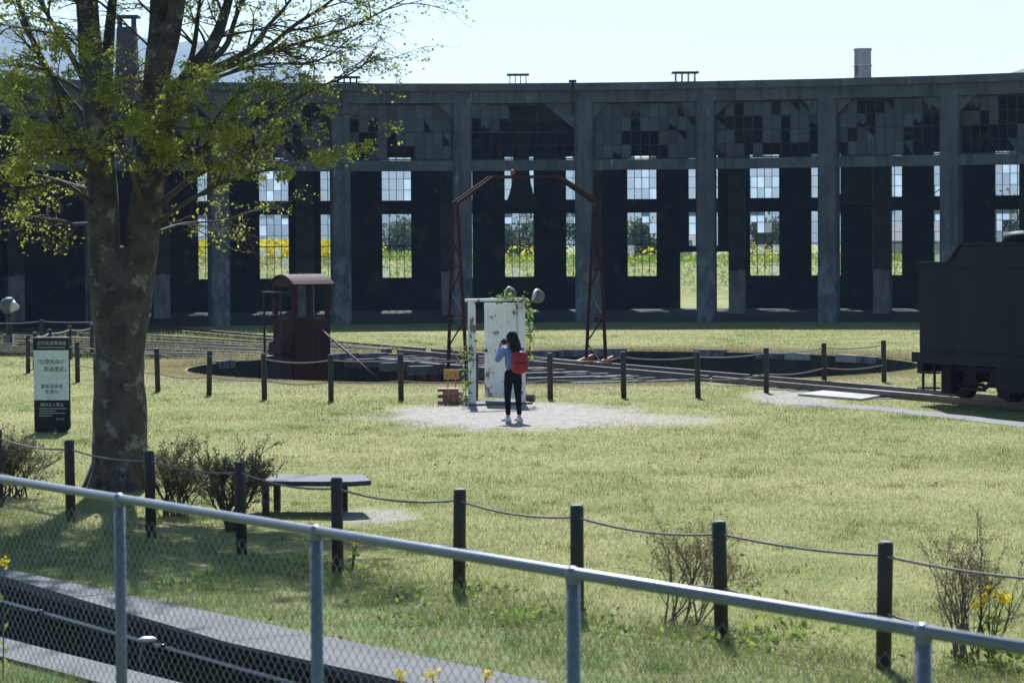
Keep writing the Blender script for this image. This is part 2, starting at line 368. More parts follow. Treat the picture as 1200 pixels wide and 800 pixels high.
# milky old panes: light passes diffused
def milky(name, col, tr_, fac_t):
    m, t, p = newmat(name)
    oi = t.pos(); n = t.noise(oi, .9, 3)
    c = t.mix(t.smooth(n, .3, .7), col, tuple(x*.8 for x in col))
    d = t.node('ShaderNodeBsdfTranslucent'); tp = t.node('ShaderNodeBsdfTransparent'); mx = t.node('ShaderNodeMixShader'); mx.inputs[0].default_value = fac_t
    t.set(d.inputs[0], c); tp.inputs[0].default_value = (.9, .94, .96, 1)
    t.l.new(d.outputs[0], mx.inputs[1]); t.l.new(tp.outputs[0], mx.inputs[2]); t.l.new(mx.outputs[0], t.n['Material Output'].inputs[0]); t.n.remove(p); return m
M['milky'] = milky('milky_pane', (.42, .50, .58), 1, .25)
M['clearpane'] = milky('dusty_clear_pane', (.3, .33, .34), 1, .8)

# ---- ground sheet with the pit and the ditch cut out
def build_ground():
    pts, edges, loops = [], [], []
    def loop(ps):
        o = len(pts); pts.extend([Vector((p[0], p[1])) for p in ps]); n = len(ps)
        edges.extend([(o+i, o+(i+1) % n) for i in range(n)])
    loop([(-4300, -150), (4300, -150), (4300, 4500), (-4300, 4500)])
    loop([(TC.x+PIT_R*math.cos(2*math.pi*i/96), TC.y+PIT_R*math.sin(2*math.pi*i/96)) for i in range(96)])
    loop([DT(DT0, 9.7), DT(DT1, 9.7)]+[DT(q, doff(q)) for q in DTS[::-1]])
    for x in range(-60, 61, 12):
        for y in range(-10, 200, 12): pts.append(Vector((x+.3, y+.7)))
    vs, es, fs, *_ = delaunay_2d_cdt(pts, edges, [], 0, 1e-4)
    keep = []
    for f in fs:
        c = sum((vs[i] for i in f), Vector((0, 0)))/len(f)
        if (c-Vector((TC.x, TC.y))).length < PIT_R*.998: continue
        tt = c.x*ditch_dir.x+c.y*ditch_dir.y; oo = c.x*ditch_n.x+c.y*ditch_n.y
        if DT0 < tt < DT1 and 9.7 < oo < doff(tt): continue
        keep.append(f)
    mb = MB(); mb.v = [(p.x, p.y, 0) for p in vs]; mb.f = [list(f) for f in keep]; mb.sm = [False]*len(keep)
    o = mb.build('ground', M['lawn']); struct(o)
    # make sure faces look up
    me = o.data
    if me.polygons[0].normal.z < 0: me.flip_normals()
build_ground()
# pit
pit = MB(); n = 96
ring = lambda r, z: [Vector((TC.x+r*math.cos(2*math.pi*i/n), TC.y+r*math.sin(2*math.pi*i/n), z)) for i in range(n)]
pit.rings([ring(PIT_R, 0), ring(PIT_R-.03, -PIT_D)], smooth=True, cap=False)
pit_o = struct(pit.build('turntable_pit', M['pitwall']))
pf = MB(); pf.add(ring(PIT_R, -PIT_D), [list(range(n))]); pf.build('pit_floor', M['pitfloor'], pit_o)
def pitpt(r, a, z): return Vector((TC.x+r*math.cos(a), TC.y+r*math.sin(a), z))
for i in range(26):                                      # worn coping along the far rim
    a0 = R_(8+i*6.2); a1 = a0+R_(6.2)-.008
    if random.random() < .4: continue
    z1 = .05+random.uniform(-.025, .03); r0, r1 = PIT_R-.07, PIT_R+.33; m_ = MB()
    for j in range(2):
        b0, b1 = a0+(a1-a0)*j/2, a0+(a1-a0)*(j+1)/2
        m_.hexa([pitpt(r0, b0, -.16), pitpt(r0, b1, -.16), pitpt(r1, b1, -.16), pitpt(r1, b0, -.16), pitpt(r0, b0, z1), pitpt(r0, b1, z1), pitpt(r1, b1, z1), pitpt(r1, b0, z1)])
    m_.build('coping_stone', M['concrete_pale' if i < 6 and i % 2 else 'concrete'], pit_o)
# ditch
dm = MB()
A = [DT(DT0, 9.7), DT(DT1, 9.7)]+[DT(q, doff(q)) for q in DTS[::-1]]; k = len(A)
B = [p+Vector((0, 0, -1.25)) for p in A]
dm.add(A+B, [list(range(k, 2*k))]+[(i, (i+1) % k, k+(i+1) % k, k+i) for i in range(k)])
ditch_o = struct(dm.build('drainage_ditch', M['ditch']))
for far_ in (True, False):
    # slabs of the concrete edging, butted with a narrow joint
    cuts = []
    for a_, b_ in zip(DTS[:-1], DTS[1:]):
        k = max(1, round((b_-a_)/2.0)); cuts += [(a_+(b_-a_)*i/k, a_+(b_-a_)*(i+1)/k) for i in range(k)]
    for t0, t1 in cuts:
        t0, t1 = t0+.005, t1-.005
        q = [DT(t0, doff(t0)), DT(t1, doff(t1)), DT(t1, 11.8), DT(t0, 11.8)] if far_ else [DT(t0, 9.24), DT(t1, 9.24), DT(t1, 9.7), DT(t0, 9.7)]
        dz = random.uniform(0, .006)
        MB().hexa([p+Vector((0, 0, -.05)) for p in q]+[p+Vector((0, 0, .03+dz)) for p in q]).build('edging_slab', M['strip'], ditch_o)
# roundhouse floor and the sheet of asphalt path
fl = MB(); aL, aR = R_(-44), R_(44)
for i in range(40):
    p, q = aL+(aR-aL)*i/40, aL+(aR-aL)*(i+1)/40
    fl.add([PP(39.0, p, .006), PP(39.0, q, .006), PP(62.5, q, .006), PP(62.5, p, .006)], [(0, 1, 2, 3)])
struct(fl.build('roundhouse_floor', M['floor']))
up_ = [(935, 470.5), (980, 473), (1040, 477.5), (1100, 483), (1160, 489.5), (1260, 501)]
lo_ = [(925, 473.5), (980, 477.5), (1040, 482.5), (1100, 488.5), (1160, 495.5), (1260, 508)]
pa = MB(); P_ = [G(*p, .004) for p in up_]; Q_ = [G(*p, .004) for p in lo_]
pa.add(P_+Q_, [(i, i+1, 7+i, 6+i) for i in range(5)]); struct(pa.build('asphalt_path', M['asphalt']))

# ---- mountains and the bank behind the roundhouse
def build_mountain():
    ridge = [(-600, 60), (-300, 25), (-80, 15), (60, 22), (160, 32), (240, 45), (300, 58), (340, 70), (388, 96), (440, 120), (520, 150), (620, 175), (740, 190), (860, 180), (960, 165), (1060, 130), (1140, 102), (1200, 82), (1300, 66), (1500, 50), (1800, 70)]
    nx, ny = 160, 26; D0, D1, D2 = 2300, 3000, 3600
    xs = np.linspace(-600, 1800, nx); ry = np.interp(xs, [r[0] for r in ridge], [r[1] for r in ridge])
    V = []
    for j in range(ny):
        tj = j/(ny-1); D = D0+(D2-D0)*tj
        prof = 1-abs((D-D1)/(D1-D0 if D < D1 else D2-D1)); prof = max(prof, 0)**.8
        for i in range(nx):
            top = H+(YH-ry[i])/F*D1
            X = (xs[i]-600)/F*D1*1.0
            nz = 0.0 if prof >= .999 else (math.sin(i*.7+j*.9)+math.sin(i*1.9-j*1.3)+math.sin(i*.31+j*2.1))*top*.035*(1-prof)
            jit = (math.sin(i*1.7)+math.sin(i*3.1+1)+math.sin(i*.9+2))*2.0
            V.append((X, D, max((top+jit)*prof+nz, -1) if prof > 0 else -2.0))
    Fc = [(j*nx+i, j*nx+i+1, (j+1)*nx+i+1, (j+1)*nx+i) for j in range(ny-1) for i in range(nx-1)]
    struct(npmesh('mountains', V, Fc, M['forest']))
build_mountain()
def bank_z(x, y):
    p = np.clip((y-150)/22, 0, 1); p = p*p*(3-2*p); q = np.clip((260-y)/60, 0, 1)
    hgt = 1.75+.45/(1+np.exp((x+6)/3.0))
    return hgt*p*q+.004
bx = np.linspace(-75, 75, 70); by = np.linspace(149, 262, 40)
BX, BY = np.meshgrid(bx, by); BZ = bank_z(BX, BY)+(BY > 149.5)*(BY < 261)*.05*np.sin(BX*1.3)*np.sin(BY*.9)
BZ[0, :] = -.05; BZ[-1, :] = -.05; BZ[:, 0] = -.05; BZ[:, -1] = -.05
nb = len(bx)
struct(npmesh('grassy_bank', np.stack([BX.ravel(), BY.ravel(), BZ.ravel()], 1), [(j*nb+i, j*nb+i+1, (j+1)*nb+i+1, (j+1)*nb+i) for j in range(len(by)-1) for i in range(nb-1)], M['lawn']))

# ================================================================== ROUNDHOUSE
RI, DTH, TH0 = 39.49, R_(7.1436), R_(-.26126)
R2 = 62.0
def cang(k): return TH0+k*DTH
KS = [i-5.5 for i in range(12)]
rh = thing('roundhouse', 'derelict fan-shaped concrete locomotive roundhouse with broken windows across the background', 'building', PP(50, 0, 0))
EX = lambda a: Vector((math.cos(a), -math.sin(a), 0))      # tangent
ER = lambda a: Vector((math.sin(a), math.cos(a), 0))       # outward
cw = .74
for k in KS:
    a = cang(k); c = PP(RI, a, 0); ex, er = EX(a), ER(a); m = MB()
    hw, hd, ch = cw/2, .42, .05
    prof = [(-hw+ch, -hd), (hw-ch, -hd), (hw, -hd+ch), (hw, hd), (-hw, hd), (-hw, -hd+ch)]
    m.prism(prof, (0, 0, 1), 8.82, c, ex, er)
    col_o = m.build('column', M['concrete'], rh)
    for s in (-1, 1):                                       # haunches under the eave beam
        hx, hz = (.66, .62)
        if abs(k-.5) < .01 and s < 0: hx, hz = 1.25, 1.05
        m = MB().prism([(s*(hw-.02), 8.81-hz), (s*(hw-.02), 8.81), (s*(hw+hx), 8.81)], er, .5, c-er*.25, ex, Vector((0, 0, 1)))
        m.build('haunch', M['concrete'], rh)
    # inner columns, limewashed at the foot, and radial roof beams
    m = MB(); c2 = PP(51.8, a, 0); m.prism([(-.36, -.36), (.36, -.36), (.36, .36), (-.36, .36)], (0, 0, 1), 8.3, c2, ex, er); m.build('inner_column', M['wash'], rh)
    m = MB(); m.hexa([c+ex*x+er*y+Vector((0, 0, z)) for z in (8.15, 8.98) for x, y in ((-.22, .44), (.22, .44), (.22, 22.3), (-.22, 22.3))]); m.build('roof_beam', M['soffit'], rh)
EDGE0, EDGE1 = cang(-5.5)-R_(1), cang(5.5)+R_(1)
half = math.asin(cw/2/RI)
pane_mesh = None
pw, ph = 0.0, 0.0
lit = M['glass_dirty']
# broken shapes shared between panes
def pane_variant(kind, w_, h_):
    m = MB(); tk = .008
    if kind == 0: poly = [(0, 0), (w_, 0), (w_, h_), (0, h_)]
    elif kind == 1: poly = [(0, 0), (w_, 0), (w_*.9, h_*.35), (w_*.55, h_*.5), (w_*.3, h_*.75), (0, h_*.9)]
    elif kind == 2: poly = [(0, h_), (0, h_*.3), (w_*.35, h_*.55), (w_*.6, h_*.2), (w_, h_*.45), (w_, h_)]
    else: poly = [(w_, 0), (w_, h_), (0, h_), (w_*.25, h_*.6), (w_*.5, h_*.55), (w_*.7, h_*.2)]
    m.prism(poly, (0, 1, 0), tk, (0, 0, 0), (1, 0, 0), (0, 0, 1)); return m.mesh('pane')
ZC0, ZC1 = 6.55, 8.80
chord = 2*RI*math.sin(DTH/2)-cw
NCOL, NROW = 11, 4
pw, ph = (chord-.06)/NCOL, (ZC1-ZC0-.06)/NROW
PV = [pane_variant(i, pw-.028, ph-.028) for i in range(4)]
for me in PV: me.materials.append(M['glass_dirty'])
pr = random.Random(21)
missing = {-3: .35, -2: .35, -1: .32, 0: .80, 1: .26, 2: .42, 3: .34, 4: .62}
for i in range(11):
    k = KS[i]; a0, a1 = cang(k), cang(k+1); am = (a0+a1)/2; bi = round(k+.5)
    ex, er = EX(am), ER(am)
    Rm = RI*math.cos(DTH/2)
    org = PP(Rm, am, 0)-ex*(chord/2)
    # lintel and eave beam, each between two columns
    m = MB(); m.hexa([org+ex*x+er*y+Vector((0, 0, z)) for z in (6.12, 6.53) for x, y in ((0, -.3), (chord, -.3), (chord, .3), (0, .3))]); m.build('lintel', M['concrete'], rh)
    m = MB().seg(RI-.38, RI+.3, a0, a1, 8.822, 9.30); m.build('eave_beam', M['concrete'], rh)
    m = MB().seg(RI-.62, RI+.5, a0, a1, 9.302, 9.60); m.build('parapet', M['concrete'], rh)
    # clerestory window: frame with a grid of bars
    fr = MB(); y0 = .02
    def bar(x0, x1, z0, z1, dp=.05): fr.hexa([org+ex*x+er*y+Vector((0, 0, z)) for z in (z0, z1) for x, y in ((x0, y0-dp/2), (x1, y0-dp/2), (x1, y0+dp/2), (x0, y0+dp/2))])
    for c in range(NCOL+1):
        wd = .05 if c in (0, NCOL) else (.026)
        xc = .03+c*pw; bar(max(xc-wd/2, .002), min(xc+wd/2, chord-.002), ZC0, ZC1)
    for r in range(NROW+1):
        zc = ZC0+.03+r*ph; wd = .045 if r in (0, 2, NROW) else .026; bar(.004, chord-.004, zc-wd/2, zc+wd/2, .044)
    win = fr.build('clerestory_window', M['steel_dark'], rh)
    if bi < -4 or bi > 4: continue
    mp = missing.get(bi, .4)
    grid = [[pr.random() for _ in range(NROW)] for _ in range(NCOL)]
    for c in range(NCOL):
        for r in range(NROW):
            # gaps come in clusters, more towards the bottom
            nb_ = [grid[cc][rr_] for cc in (c-1, c, c+1) for rr_ in (r-1, r, r+1) if 0 <= cc < NCOL and 0 <= rr_ < NROW]
            val = .55*grid[c][r]+.45*(sum(nb_)/len(nb_)-.5)*2.2+.45*.5 + (.06*(r-1.5))
            if val < mp*.95: continue
            kind = 0 if pr.random() < .8 else pr.randint(1, 3)
            o = bpy.data.objects.new('pane', PV[kind]); C.objects.link(o); o.parent = win
            p = org+ex*(.03+c*pw+.014)+er*(y0-.004)+Vector((0, 0, ZC0+.03+r*ph+.014))-rh.location
            o.location = p; o.rotation_euler = (R_(pr.uniform(-1.2, 1.2)), 0, -am)
# roof slab; its unseen rear eave is added to shade the upper windows
MB().seg(RI+.3, R2+2.2, EDGE0, EDGE1, 8.99, 9.26, 44).build('roof_slab', M['soffit'], rh)
# end walls
for a in (EDGE0, EDGE1):
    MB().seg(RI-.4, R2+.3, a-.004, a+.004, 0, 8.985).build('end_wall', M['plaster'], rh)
# rear wall with two storeys of windows
WT = .32
wc = [ANG(250+71.77*i, 300, R2) for i in range(-1, 18)]
hwid = 17.2/F*(RC.y+R2)/R2
Z1, Z2, Z3, Z4 = 1.55, 4.66, 5.28, 7.40
rw = MB(); prev = EDGE0
door_a0, door_a1 = ANG(797, 340, R2), ANG(857, 340, R2)
wins = []
for i, a in enumerate(wc):
    s0, s1 = a-hwid, a+hwid
    if s1 > EDGE1-R_(1): break
    isdoor = abs(250+71.77*(i-1)-824) < 8
    nxt = wc[i+1]-hwid if i+1 < len(wc) else EDGE1
    npx = max(1, int((s0-prev)/R_(4)))
    rw.seg(R2, R2+WT, prev, s0 if not isdoor else s0, (0 if not isdoor else 2.72), 8.985, npx)
    if isdoor:
        # the doorway is wider than the window over it
        rw.seg(R2, R2+WT, prev, door_a0, 0, 2.718); rw.seg(R2, R2+WT, door_a1, wc[i+1]-hwid, 0, 2.718)
        rw.seg(R2, R2+WT, s0, s1, 2.72, 3.0)
    else:
        lo = 0
        rw.seg(R2, R2+WT, s0, s1, 0, Z1)
    rw.seg(R2, R2+WT, s0, s1, Z2, Z3); rw.seg(R2, R2+WT, s0, s1, Z4, 8.985)
    wins.append((s0, s1, 3.0 if isdoor else Z1, Z2)); wins.append((s0, s1, Z3, Z4))
    prev = s1
    if isdoor:
        nx_ = wc[i+1]-hwid
        rw.seg(R2, R2+WT, s1, nx_, 2.72, 8.985); prev = nx_
rw.seg(R2, R2+WT, prev, EDGE1, 0, 8.985, 3)
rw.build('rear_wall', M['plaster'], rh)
wr = random.Random(5)
for (s0, s1, z0, z1) in wins:
    am = (s0+s1)/2; ex, er = EX(am), ER(am); wd = 2*(R2+.1)*math.sin((s1-s0)/2); o_ = PP((R2+.1)*math.cos((s1-s0)/2), am, 0)-ex*wd/2
    fr = MB(); gl = MB(); gm = MB()
    def bar(m, x0, x1, z0_, z1_, y0, y1): m.hexa([o_+ex*x+er*y+Vector((0, 0, z)) for z in (z0_, z1_) for x, y in ((x0, y0), (x1, y0), (x1, y1), (x0, y1))])
    nr = max(2, round((z1-z0)/.52)); rhh = (z1-z0)/nr; cwid = wd/4
    for c in range(5): bar(fr, max(c*cwid-.015, 0), min(c*cwid+.015, wd), z0, z1, 0, .03)
    for r in range(nr+1):
        tk = .045 if (r % 3 == 0 or r == nr) else .018
        bar(fr, 0, wd, max(z0, z0+r*rhh-tk/2), min(z1, z0+r*rhh+tk/2), .002, .028)
    wo = fr.build('rear_window', M['steel_dark'], rh)
    for c in range(4):
        for r in range(nr):
            q = wr.random(); zz = z0+r*rhh; hi = zz > 4.9
            pm = .30 if hi else (.26 if zz > 3.3 else .0)
            if q < pm: bar(gm, c*cwid+.016, (c+1)*cwid-.016, zz+.012, zz+rhh-.012, .01, .016)
            elif q < pm+.12: bar(gl, c*cwid+.016, (c+1)*cwid-.016, zz+.012, zz+rhh-.012, .01, .016)
    if gm.v: stuff(gm.build('milky_glazing', M['milky'], wo))
    if gl.v: stuff(gl.build('clear_glazing', M['clearpane'], wo))
for k in KS:                                              # pilasters on the inside of the rear wall
    a = cang(k)
    if all(not (s0-.008 < a < s1+.008) for s0, s1, z0, z1 in wins): MB().seg(R2-.28, R2-.003, a-.006, a+.006, 0, 8.98).build('pilaster', M['plaster'], rh)
# smoke hoods hanging from the roof
for px in (611, 1003):
    a = ANG(px, 240, 47); c = PP(47, a, 0); ex, er = EX(a), ER(a); m = MB()
    rg = [[c+ex*sx*w_+er*sy*w_+Vector((0, 0, z)) for sx, sy in ((-1, -1), (1, -1), (1, 1), (-1, 1))] for z, w_ in ((4.75, .80), (4.95, .66), (5.3, .52), (5.75, .41), (6.3, .35), (8.99, .34))]
    m.rings(rg, smooth=False).build('smoke_hood', M['soffit'], rh)
# sagging wire across one bay
a0, a1 = cang(2.5), cang(3.5); m = MB()
m.tube([PP(RI+.5, a0+(a1-a0)*u, 5.2-1.0*4*u*(1-u)+.5*u) for u in [i/14 for i in range(15)]], .02, 5).build('hanging_cable', M['steel_dark'], rh)
# door-post timbers leaning in the doorways, whitish on the inside edges of some columns
# roof furniture
def roof_vent(px, ytop, ybase, wpx, R=43.0):
    p = CYL(px, 100, R); D = p.y; sc_ = F/D
    c = Vector((p.x, D, 9.26)); hz = H+(YH-ROLL*(px-600)-ytop)/sc_ ; wd = wpx/sc_
    vo = MB().box(c+Vector((0, 0, hz-9.26-.02)), (wd, wd*.9, .05)).build('vent_cover', M['concrete'], rh)
    for sx in (-.36, -.12, .12, .36):
        for sy in (-.3, .3): MB().beam(c+Vector((sx*wd, sy*wd, 0)), c+Vector((sx*wd, sy*wd, hz-9.26-.05)), .035, .035).build('vent_leg', M['steel_dark'], vo)
roof_vent(607, 88, 97, 26); roof_vent(803, 85.5, 95, 31); roof_vent(407, 91, 98, 30)
p = CYL(1011, 90, 47); sc_ = F/p.y; zt = H+(YH-ROLL*411-58)/sc_
ch = MB().lathe((p.x, p.y, 0), [(.37, 9.0), (.36, zt-.02), (.38, zt), (.3, zt), (.3, zt-.3)], 20).build('chimney', M['chimney'], rh)
for z in (zt-.04, zt-.72, 9.9): MB().lathe((p.x, p.y, z), [(.37, -.035), (.40, -.03), (.40, .03), (.37, .035)], 20).build('chimney_band', M['chimney'], ch)
p = AT(149, 60, 131.0); zt = H+(YH+ROLL*451-20)/F*131
bc = MB().rings([[Vector((p.x+sx*w_, p.y+sy*w_, z)) for sx, sy in ((-1, -1), (1, -1), (1, 1), (-1, 1))] for z, w_ in ((8.8, .62), (zt-.55, .42))], smooth=False).build('brick_chimney', M['brickdark'], rh)
for sx in (-1, 1):
    for sy in (-1, 1): MB().box((p.x+sx*.33, p.y+sy*.33, zt-.33), (.14, .14, .44)).build('chimney_leg', M['concrete'], bc)
MB().box((p.x, p.y, zt-.05), (1.16, 1.16, .1)).build('chimney_cap', M['concrete'], bc)
# downpipe with hopper box on the column right of centre
a = cang(.5)-R_(.62); c = PP(RI-.66, a, 0)
dp = MB().tube([c+Vector((0, 0, 9.62)), c+Vector((0, 0, 8.3))], .05, 8).build('downpipe', M['steel_dark'], rh)
MB().box(c+Vector((0, 0, 9.66)), (.3, .22, .1), -a).build('hopper_box', M['steel_dark'], dp)

# ================================================================== TURNTABLE
tt = thing('turntable', 'rusty railway turntable bridge with timber sleepers, portal frame and operator cab over the pit', 'turntable', TC, BR)
L2 = PIT_R-.15
RZ = .14                                                    # rail top
for s in (-1, 1):                                           # plate girders, deeper in the middle
    m = MB(); y = s*.95
    prof = [(-L2, -.30), (L2, -.30), (L2, -.72), (L2*.55, -1.15), (-L2*.55, -1.15), (-L2, -.72)]
    m.prism(prof, (0, 1, 0), .03, (0, y-.015, 0), (1, 0, 0), (0, 0, 1))
    g_ = m.build('girder', M['rust_red'], tt, local=True)
    fm = MB(); fm.box((0, y, -.285), (2*L2, .3, .03)); fm.box((0, y, -1.165), (2*L2*.55, .3, .03)); fm.build('flange', M['rust'], g_, local=True)
    sm = MB()
    for i in range(19):
        x = -L2+.3+i*(2*L2-.6)/18; dz = 1.12 if abs(x) < L2*.55 else 1.12-.42*(abs(x)-L2*.55)/(L2*.45)
        sm.box((x, y+s*.07, -.3-dz/2+.1), (.03, .1, dz-.16))
    stuff(sm.build('stiffener', M['rust_dark'], g_, local=True))
    m = MB().box((0, s*.535, RZ-.07), (2*L2+.1, .065, .14)); m.build('rail', M['rail'], tt, local=True)
tie_me = MB().box((0, 0, 0), (.2, 2.2, .2)).mesh('tie'); tie_me.materials.append(M['wood_grey'])
tie_long = MB().box((0, -.7, -.04), (.3, 3.8, .24)).mesh('tie'); tie_long.materials.append(M['wood_grey'])
nt = 23
for i in range(nt):
    o = bpy.data.objects.new('tie', tie_long if i % 3 == 1 else tie_me); C.objects.link(o); o.parent = tt
    o.location = (-L2+.2+i*(2*L2-.4)/(nt-1)+random.uniform(-.05, .05), random.uniform(-.12, .12), -.115-.04); o.rotation_euler = (0, 0, random.uniform(-.02, .02))
# planks laid on the near walkway
for i in range(5):
    x = -6.8+i*1.55+random.uniform(-.3, .3)
    MB().box((x, -1.75+random.uniform(-.2, .2), -.045), (1.45, .24, .05), random.uniform(-.05, .05)).build('walkway_plank', M['wood_grey'], tt, local=True)
# portal frame straddling the bridge
def tl(p): return tt_inv@Vector(p)
tt_inv = (Matrix.Translation(TC)@Matrix.Rotation(BR, 4, 'Z')).inverted()
hs = 2.03; PX = -1.6
def leg(s):
    y = s*hs
    for x, xt in ((-.66, -.14), (.66, .14)):
        MB().beam((PX+x, y, -.6), (PX+xt, y*1.02, 4.25), .07, .07).build('portal_leg', M['rust_frame'], tt, local=True)
    for j in range(6):
        z0, z1 = -.2+j*.7, -.2+(j+1)*.7
        f0, f1 = 1-(z0+.6)/4.85, 1-(z1+.6)/4.85
        xa, xb = .14+.52*f0, .14+.52*f1
        if j % 2: xa, xb = -xa, xb
        else: xa, xb = xa, -xb
        if j < 5: MB().beam((PX+xa, y, z0), (PX+xb, y, z1), .03, .03).build('lattice_brace', M['rust_frame'], tt, local=True)
        if j in (1, 3, 5): MB().beam((PX-abs(xb), y, z1), (PX+abs(xb), y, z1), .04, .04).build('lattice_rung', M['rust_frame'], tt, local=True)
for s in (-1, 1): leg(s)
pth = [(-hs*1.02, 4.25), (-hs*.5, 4.95), (hs*.46, 4.97), (hs*1.02, 4.28)]
for x in (-.14, .14):
    m = MB()
    for (y0, z0), (y1, z1) in zip(pth[:-1], pth[1:]): m.beam((PX+x, y0, z0), (PX+x, y1, z1), .055, .07)
    m.build('portal_beam', M['rust_frame'], tt, local=True)
m = MB()
for (y0, z0), (y1, z1) in zip(pth[:-1], pth[1:]):
    for j in range(4):
        u = (j+.5)/4; m.beam((PX-.14, y0+(y1-y0)*u, z0+(z1-z0)*u), (PX+.14, y0+(y1-y0)*u, z0+(z1-z0)*u), .03, .03)
m.build('cross_tie', M['rust_frame'], tt, local=True)
lp = Vector((PX, -hs*.2, 5.03))
MB().lathe(lp, [(.03, -.04), (.05, 0), (.06, .05), (.05, .1), (.02, .12)], 12).build('signal_lamp', M['orange'], tt, local=True)
for x in (-.6, .62):
    MB().beam((PX+x, 1.0, -.3), (PX+x, 2.25, .12), .10, .12).build('outrigger', M['orange'], tt, local=True)
# operator cab, at the far end on the near side
cab_c = tl(Vector((AT(354, 440, 74.3).x, 74.3, 0)))
cab = bpy.data.objects.new('operator_cab', None); C.objects.link(cab); cab.parent = tt; cab.location = (cab_c.x, cab_c.y, 0); cab.rotation_euler = (0, 0, R_(104))
cw2, cl2 = .58, .50                                         # half sizes along, across
zf, zw, zr = -.75, 1.2, 2.12
pm = MB(); pm.box((0, 0, zf+.05), (2*cw2+.2, 2*cl2+.3, .1)); pm.build('platform', M['rust_dark'], cab, local=True)
m = MB()
for s in (-1, 1):
    m.box((0, s*cl2, (zf+.1+zw)/2), (2*cw2, .03, zw-zf-.1)); m.box((s*cw2, 0, (zf+.1+zw)/2), (.03, 2*cl2-.04, zw-zf-.1))
m.build('cab_panel', M['rust'], cab, local=True)
for sx in (-1, 1):
    for sy in (-1, 1): MB().box((sx*(cw2-.04), sy*(cl2-.04), (zw+zr)/2), (.11, .11, zr-zw)).build('corner_post', M['rust'], cab, local=True)
MB().box((0, -cl2+.03, (zw+zr)/2), (.06, .06, zr-zw)).build('window_post', M['rust'], cab, local=True)
m = MB(); rg = []
for x in (-cw2-.09, cw2+.09):
    up2 = [(y, zr+.02+.26*(1-(y/.62)**2)) for y in np.linspace(-.62, .62, 11)]
    rg.append([Vector((x, y, z)) for y, z in up2]+[Vector((x, y, z-.05)) for y, z in up2[::-1]])
m.rings(rg, smooth=False); m.build('cab_roof', M['rust'], cab, local=True)
for sx in (-1, 1):
    ga = [(y, zr+.02+.24*(1-(y/.56)**2)) for y in np.linspace(-.54, .54, 9)]
    MB().prism([(-.54, zr-.05)]+ga+[(.54, zr-.05)], (1, 0, 0), .03, (sx*cw2-.015, 0, 0), (0, 1, 0), (0, 0, 1)).build('gable', M['rust_dark'], cab, local=True)
MB().prism([(-.46, .0), (0, .0), (0, .5), (-.1, .5)], (0, 1, 0), .62, (-cw2-.016, -cl2+.05, .28), (1, 0, 0), (0, 0, 1)).build('sloped_hood', M['rust'], cab, local=True)
MB().box((-cw2-.2, 0, -.25), (.37, 2*cl2-.1, .9)).build('machine_box', M['rust_dark'], cab, local=True)
MB().lathe((-cw2-.2, .2, .42), [(.02, -.2), (.13, -.18), (.15, 0), (.13, .16), (.02, .2)], 14).build('motor', M['rust_dark'], cab, local=True)
for y in (-.4, .4): MB().box((-cw2-.36, y, 1.05), (.045, .045, 1.7)).build('side_post', M['rust_dark'], cab, local=True)
MB().box((-cw2-.2, 0, 1.92), (.38, .95, .04)).build('side_canopy', M['rust_dark'], cab, local=True)
MB().box((-cw2-.36, 0, 1.3), (.035, .8, .035)).build('side_rail', M['rust_dark'], cab, local=True)
for z_ in (.1, .95): MB().box((0, -cl2-.02, z_), (2*cw2, .02, .05)).build('panel_batten', M['rust_dark'], cab, local=True)
MB().tube([(cw2*.3, -cl2-.05, -.6), (cw2*.3, -cl2-.05, .9)], .018, 6).build('conduit', M['rust_dark'], cab, local=True)
s0, s1 = tl(AT(373, 383, 73.4)), tl(AT(449, 449, 67.5)); s1.z = max(s1.z, -.6)
MB().tube([s0, s1], .032, 8).build('diagonal_strut', M['rust'], tt, local=True)

# ================================================================== TRACKS
def track(name, label, a_world, r0, r1, z0=.0, ties=True, group=None):
    d = Vector((math.cos(a_world), math.sin(a_world), 0)); n_ = Vector((-d.y, d.x, 0))
    o = thing(name, label, 'railway track', TC+d*r0, 0, group)
    for s in (-1, 1):
        m = MB(); a, b = TC+d*r0+n_*s*.535, TC+d*r1+n_*s*.535
        for wd, za, zb in ((.12, .0, .02), (.03, .02, .10), (.066, .10, .14)):
            q = n_*wd/2
            m.hexa([a-q+Vector((0, 0, z0+za)), a+q+Vector((0, 0, z0+za)), b+q+Vector((0, 0, z0+za)), b-q+Vector((0, 0, z0+za)), a-q+Vector((0, 0, z0+zb)), a+q+Vector((0, 0, z0+zb)), b+q+Vector((0, 0, z0+zb)), b-q+Vector((0, 0, z0+zb))])
        m.build('rail', M['rail'], o)
    if ties:
        m = MB(); k = int((r1-r0)/.66)
        for i in range(k):
            if random.random() < .4: m.box(TC+d*(r0+.4+i*.66)+Vector((0, 0, z0-.035)), (.2, 2.1, .1), a_world)
        stuff(m.build('sleeper', M['wood_grey'], o))
    return o
fan = ['overgrown track on the line of the turntable bridge, running to the roundhouse', 'second overgrown track of the fan, counted from the turntable bridge line', 'third overgrown track of the fan, counted from the turntable bridge line', 'fourth overgrown track of the fan, counted from the turntable bridge line', 'fifth overgrown track of the fan, counted from the turntable bridge line', 'outermost overgrown track of the fan, nearest the lawn behind the rope fence']
for i in range(6):
    a = BR+math.pi+i*R_(7.14)*1.0
    track('railway_track', fan[i], a, PIT_R+.4, 40 if i < 3 else 38, group='rail tracks fanning out from the turntable')
mt = track('railway_track', 'rail track with pale deck plates carrying the black tender', BR, PIT_R+.1, 34)
